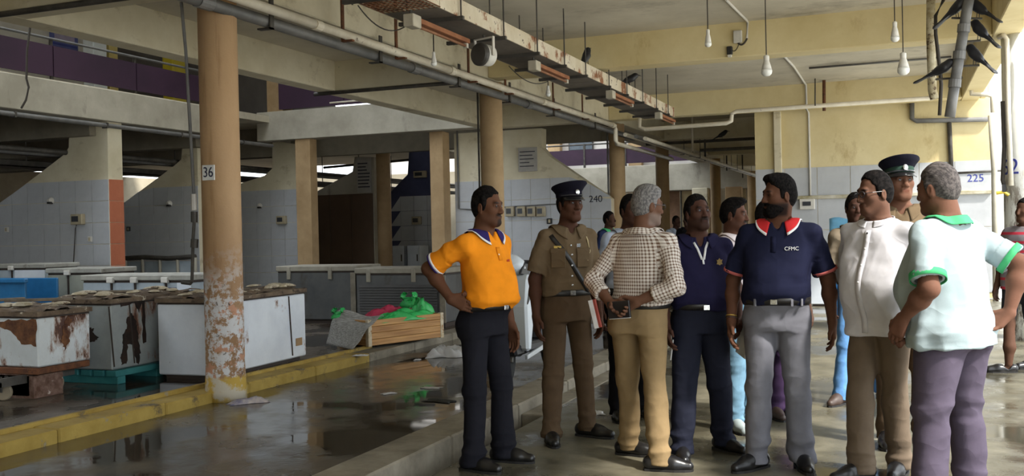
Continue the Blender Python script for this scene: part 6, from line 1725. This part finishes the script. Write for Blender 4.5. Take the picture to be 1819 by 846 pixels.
G['check'] = person('grey-haired man in a brown checked shirt seen from behind', [(1168, 836), (1115, 808)], (1152, 330), 150, (118, -6), toes=(85, 70), belly=.03, bw=1.06, hipw=1.05, skin=(109, 78, 62), hair='full', hair_m=HAIR_GREY, beard='grey', shirt=c_check, shirt_style='shirt', collar=c_check, trousers=c_beige, belt=BELT_BLACK, sleeve='three',
    arms=[((-.285, .10, 1.10), (-.06, .185, .995)), ((.285, .12, 1.10), (.06, .215, .97))], hands=[dict(d=(.9, .1, -.35), n=(0, 1, .2), t=(0, 0, 1), curl=.5), dict(d=(-.9, .1, -.35), n=(0, 1, .2), t=(0, 0, 1), curl=.6)], extras=ex_check, seed=3)
G['navy'] = person('frowning man in a navy polo with white placket and gold emblem', [(1212, 815), (1284, 800)], (1238, 345), 14, (30, 8), toes=(5, 42), belly=.05, bw=1.10, hipw=1.05, skin=(78, 53, 44), hair='short', beard='stubble', shirt=c_navy, collar=c_navy, trousers=c_navyt, belt=BELT_BLACK, arms=[((-.235, .05, 1.08), (-.235, -.06, .84)), ((.255, .06, 1.1), (.23, -.08, .91))], extras=ex_navy, seed=4, neck_w=1.1, vneck=.11, leg_r=1.08)
G['beard'] = person('bearded man in a dark navy polo with a red collar, head turned left', [(1346, 832), (1424, 830)], (1384, 309), -6, (-62, -2), toes=(-40, 12), belly=.04, bw=1.10, hipw=1.05, skin=(95, 64, 49), hair='quiff', beard='full', shirt=c_navy2, collar=c_red, trim=c_white, cuff=[(c_maroon, -.016, .0)], trousers=c_greyt, belt=BELT_BLACK,
    arms=[((-.255, .05, 1.09), (-.255, -.03, .85)), ((.275, .07, 1.09), (.30, .10, .85))], extras=ex_beard, seed=5, leg_r=1.1, vneck=.07)
G['white'] = person('man in glasses and a white untucked shirt, hands behind him', [(1532, 852), (1600, 842)], (1553, 304), -32, (-58, -6), toes=(-50, -15), belly=.045, bw=1.08, skin=(106, 76, 62), hair='back', shirt=c_shirtwhite, shirt_style='stand', collar=c_shirtwhite, trousers=c_taupe, tuck=False, sleeve='long', arms=[((-.265, .10, 1.09), (-.10, .20, .95)), ((.265, .10, 1.09), (.10, .23, .93))],
    hands=[dict(d=(.8, .1, -.5), n=(0, 1, 0), t=(0, 0, 1)), dict(d=(-.8, .1, -.5), n=(0, 1, 0), t=(0, 0, 1))], extras=ex_white, seed=6, vneck=0, leg_r=1.05, shirt_hem=.79)
G['grey'] = person('heavy man in a pale grey polo with green collar seen from behind', [(1732, 884), (1655, 912)], (1664, 292), -120, (-122, -6), toes=(-110, -130), belly=.065, bw=1.28, hipw=1.20, chest=1.12, skin=(114, 80, 65), hair='short', hair_m=HAIR_SALT, hair_t=.005, shirt=c_mint, collar=c_green, trousers=c_mauve, tuck=False, cuff=[(c_green, -.030, .004)],
    arms=[((-.31, .28, 1.15), (-.20, .20, .97)), ((.31, .09, 1.10), (.235, -.13, .92))], hands=[dict(d=(.5, -.4, -.5), n=(1, -.3, 0), t=(0, .4, 1)), dict(d=(-.1, -.5, -.9), n=(-1, 0, 0), t=(0, -1, 0), curl=.3)], seed=7, neck_w=1.15, leg_r=1.22, arm_r=1.16, vneck=0, shirt_hem=.80, hs=1.06)
G['police2'] = person('second officer in a peaked cap behind the white shirt man', [(1575, 790), (1640, 785)], (1598, 287), 8, (20, 5), toes=(0, 20), bw=1.05, skin=(112, 79, 63), hair='short', shirt=c_khaki, shirt_style='shirt', collar=c_khaki, trousers=c_khaki_t, belt=BELT_BLACK, arms=hang, extras=ex_police2, seed=8, h=.006)
G['pink'] = person('man in a pale pink open-collar shirt looking right, behind the navy polo', [(1306, 765), (1330, 755)], (1302, 352), 55, (74, -4), toes=(20, 40), skin=(96, 65, 52), hair='quiff', beard='moustache', shirt=c_pink, shirt_style='shirt', collar=c_pink, trousers=c_jeans, shoe=plain('grey_trainer', srgb(150, 160, 160), .6), belt=BELT_BLACK, arms=hang, seed=9, h=.006, vneck=.12)
G['jeans'] = person('man in blue jeans standing behind the white shirt man', [(1494, 718), (1566, 705)], (1518, 343), 10, (14, 0), toes=(-25, 10), skin=(78, 55, 46), hair='short', shirt=cloth('dull_khaki_shirt', srgb(120, 108, 92)), shirt_style='shirt', collar=cloth('dull_khaki_shirt', srgb(120, 108, 92)), trousers=c_jeans2, shoe=SHOE_BROWN, belt=BELT_BLACK, arms=hang, seed=10, h=.007)
G['plum'] = person('man in plum trousers mostly hidden behind the bearded man', [(1375, 742), (1402, 740)], (1358, 358), 160, (150, 0), toes=(20, 30), skin=(85, 61, 49), hair='short', shirt=c_black, shirt_style='shirt', collar=c_black, trousers=c_plum, shoe=SHOE_BROWN, belt=BELT_BLACK, arms=hang, seed=11, h=.007, bw=.95)
G['ltblue'] = person('man in a light blue shirt hidden behind the checked shirt man', [(1096, 745), (1140, 738)], (1122, 345), 20, (30, 0), toes=(10, 30), skin=(82, 56, 46), hair='short', shirt=c_ltblue, shirt_style='shirt', collar=c_ltblue, trousers=c_black, belt=BELT_BLACK, arms=hang, seed=12, h=.007)
G['navygreen'] = person('distant man in a navy and green shirt left of the round column', [(1076, 575), (1092, 573)], (1083, 385), 50, (60, 0), toes=(40, 50), skin=(72, 50, 40), hair='short', shirt=cloth('navy_green_shirt', srgb(40, 48, 78)), collar=c_green, trousers=c_black, belt=BELT_BLACK, arms=hang, seed=13, h=.011, far=True, height=1.68)
G['far1'] = person('distant man far down the passage, left of a pair', [(1196, 525), (1206, 524)], (1202, 396), 20, (40, 0), toes=(20, 30), skin=(69, 48, 40), hair='short', shirt=c_ltblue, collar=c_ltblue, trousers=c_black, arms=hang, seed=14, h=.014, far=True, height=1.66)
G['far2'] = person('distant man far down the passage, right of a pair', [(1214, 529), (1226, 527)], (1221, 397), -20, (-30, 0), toes=(-20, -30), skin=(69, 48, 40), hair='short', shirt=c_black, collar=c_black, trousers=c_charcoal, arms=hang, seed=15, h=.014, far=True, height=1.68)
G['stripe'] = person('person in a red striped shirt and dark shorts at the right edge', [(1792, 662), (1838, 655)], (1822, 352), -30, (-40, 0), toes=(-70, -50), skin=(88, 62, 49), hair='short', shirt=c_stripe, collar=None, trousers=cloth('dark_shorts', srgb(50, 52, 58)), shoe=SHOE_BLACK, tuck=False, legs='shorts', arms=hang, seed=16, h=.008, far=True, vneck=0)
# ---- things held
def held(name, ctx, i, size, m, label, cat, rot, off=(0, 0, 0), parts=None):
    w = ctx['wr'][i] * ctx['S']; Rw = Rz(ctx['rz']); base = np.array(ctx['root'].location)
    p = base + Rw @ (w + np.array(off)); e = tag(empty(name, tuple(p)), label, cat); e.rotation_euler = (rot[0], rot[1], ctx['rz'] + rot[2])
    sx, sy, sz = (q / 2 for q in size)
    MB().box((-sx, -sy, -sz), (sx, sy, sz)).build('cover', m, e, min(size) * .2)
    if parts: parts(e, sx, sy, sz)
    return e
held('notebook', G['check'], 0, (.15, .016, .10), plain('black_cover', srgb(30, 27, 28), .5), 'black notebook held behind his back by the checked shirt man', 'notebook', (0, .1, 0), (.09, .05, -.045), lambda e, a, b, c: MB().box((-a + .004, -b * .6, -c - .003), (a - .004, b * .6, c - .004)).build('pages', c_white, e))
held('folder', G['check'], 1, (.02, .012, .17), plain('red_folder', srgb(150, 66, 56), .6), 'red and white folder held beside the black notebook', 'folder', (0, .25, 0), (.07, .045, -.05), lambda e, a, b, c: MB().box((a, -b, -c), (a + .03, b, c)).build('pages', c_white, e))
held('folder', G['navy'], 1, (.03, .20, .24), plain('orange_folder', srgb(206, 110, 60), .6), 'orange folder held at the side of the man in navy', 'folder', (.1, .12, 0), (.04, -.03, -.11), lambda e, a, b, c: MB().box((-a - .012, -b, -c), (-a, b, c)).build('pages', c_white, e))
held('pen', G['navy'], 0, (.008, .008, .13), plain('silver_pen', srgb(190, 190, 190), .3), 'thin pen in the lowered hand of the man in navy', 'pen', (.2, .1, 0), (.02, -.05, -.14), lambda e, a, b, c: MB().tube([(0, 0, -c), (0, 0, -c - .015)], .003, 6).build('nib', dark_metal, e))
# ================================================================== CROWS
def crow_meshes():
    F = Field((-.12, -.30, -.10), (.12, .22, .22), .006)
    F.ell((0, 0, .05), (.046, .105, .050), Rx(.5), .01); F.ell((0, .088, .118), (.029, .040, .030), None, .04); F.cone((0, .04, .075), (0, .08, .11), .040, .030, .04)
    F.cone((0, -.06, .015), (0, -.245, -.075), .026, .042, .02, sq=(unit(np.array([0, -.44, .9])), 3.4))
    for sx in (-1, 1): F.cone((sx * .040, .03, .06), (sx * .016, -.17, -.035), .032, .012, .01, sq=(np.array([1., 0, 0]), 2.2))
    p, q = F.surface(); m = plain('crow_feathers', srgb(26, 26, 32), .5, var=.2)
    body = quad_mesh('plumage', p, q, m)
    beak = MB().tube([(0, .115, .125), (0, .145, .122), (0, .178, .112)], .012, 8, r1=.002).mesh('beak', mat=plain('crow_beak', srgb(30, 28, 28), .4))
    leg = MB().tube([(0, 0, 0), (0, .005, -.05)], .004, 6).mesh('leg', mat=plain('crow_beak', srgb(30, 28, 28), .4))
    return body, beak, leg
cb_, ck_, cl_ = crow_meshes()
def crow(loc, rz, pitch, label, s=1.0):
    e = tag(empty('crow', loc, rz), label, 'bird', 'crows perched under the ceiling'); e.scale = (s, s, s)
    for nm, me_, l in (('plumage', cb_, (0, 0, .045)), ('beak', ck_, (0, 0, .045))):
        o = link(nm, me_, e, l); o.rotation_euler = (pitch, 0, 0)
    for sx in (-1, 1): link('leg', cl_, e, (sx * .02, 0, .05))
def tray_top(px, py): p = P(px, py, X=TX1); return (TX1 - .006, p.y, TZ + .162)
crow(tray_top(1043, 107), -.3, .45, 'crow perched upright on the cable tray')
crow(tray_top(1118, 140), -1.2, -.1, 'crow crouching on the cable tray farther along')
def perch(px, py): p = P(px, py, Y=11.06); return (p.x, p.y + .01, p.z + .012)
crow(perch(1738, 33), .9, .2, 'crow on the uppermost bar of the vent pipe, tail to the right')
crow(perch(1700, 32), -2.2, .1, 'crow on the left end of the uppermost bar of the vent pipe')
crow(perch(1740, 73), .8, .3, 'crow on the second bar of the vent pipe')
crow(perch(1732, 117), .9, .3, 'crow on the third bar of the vent pipe')
crow(perch(1672, 141), -2.0, -.1, 'crow on the lowest bar left of the vent pipe')
p = P(1283, 263, Y=23); crow((p.x, 23.0, P(1283, 249, Y=23).z + .035), -1.4, 0, 'distant crow on the dark pipe in the passage')
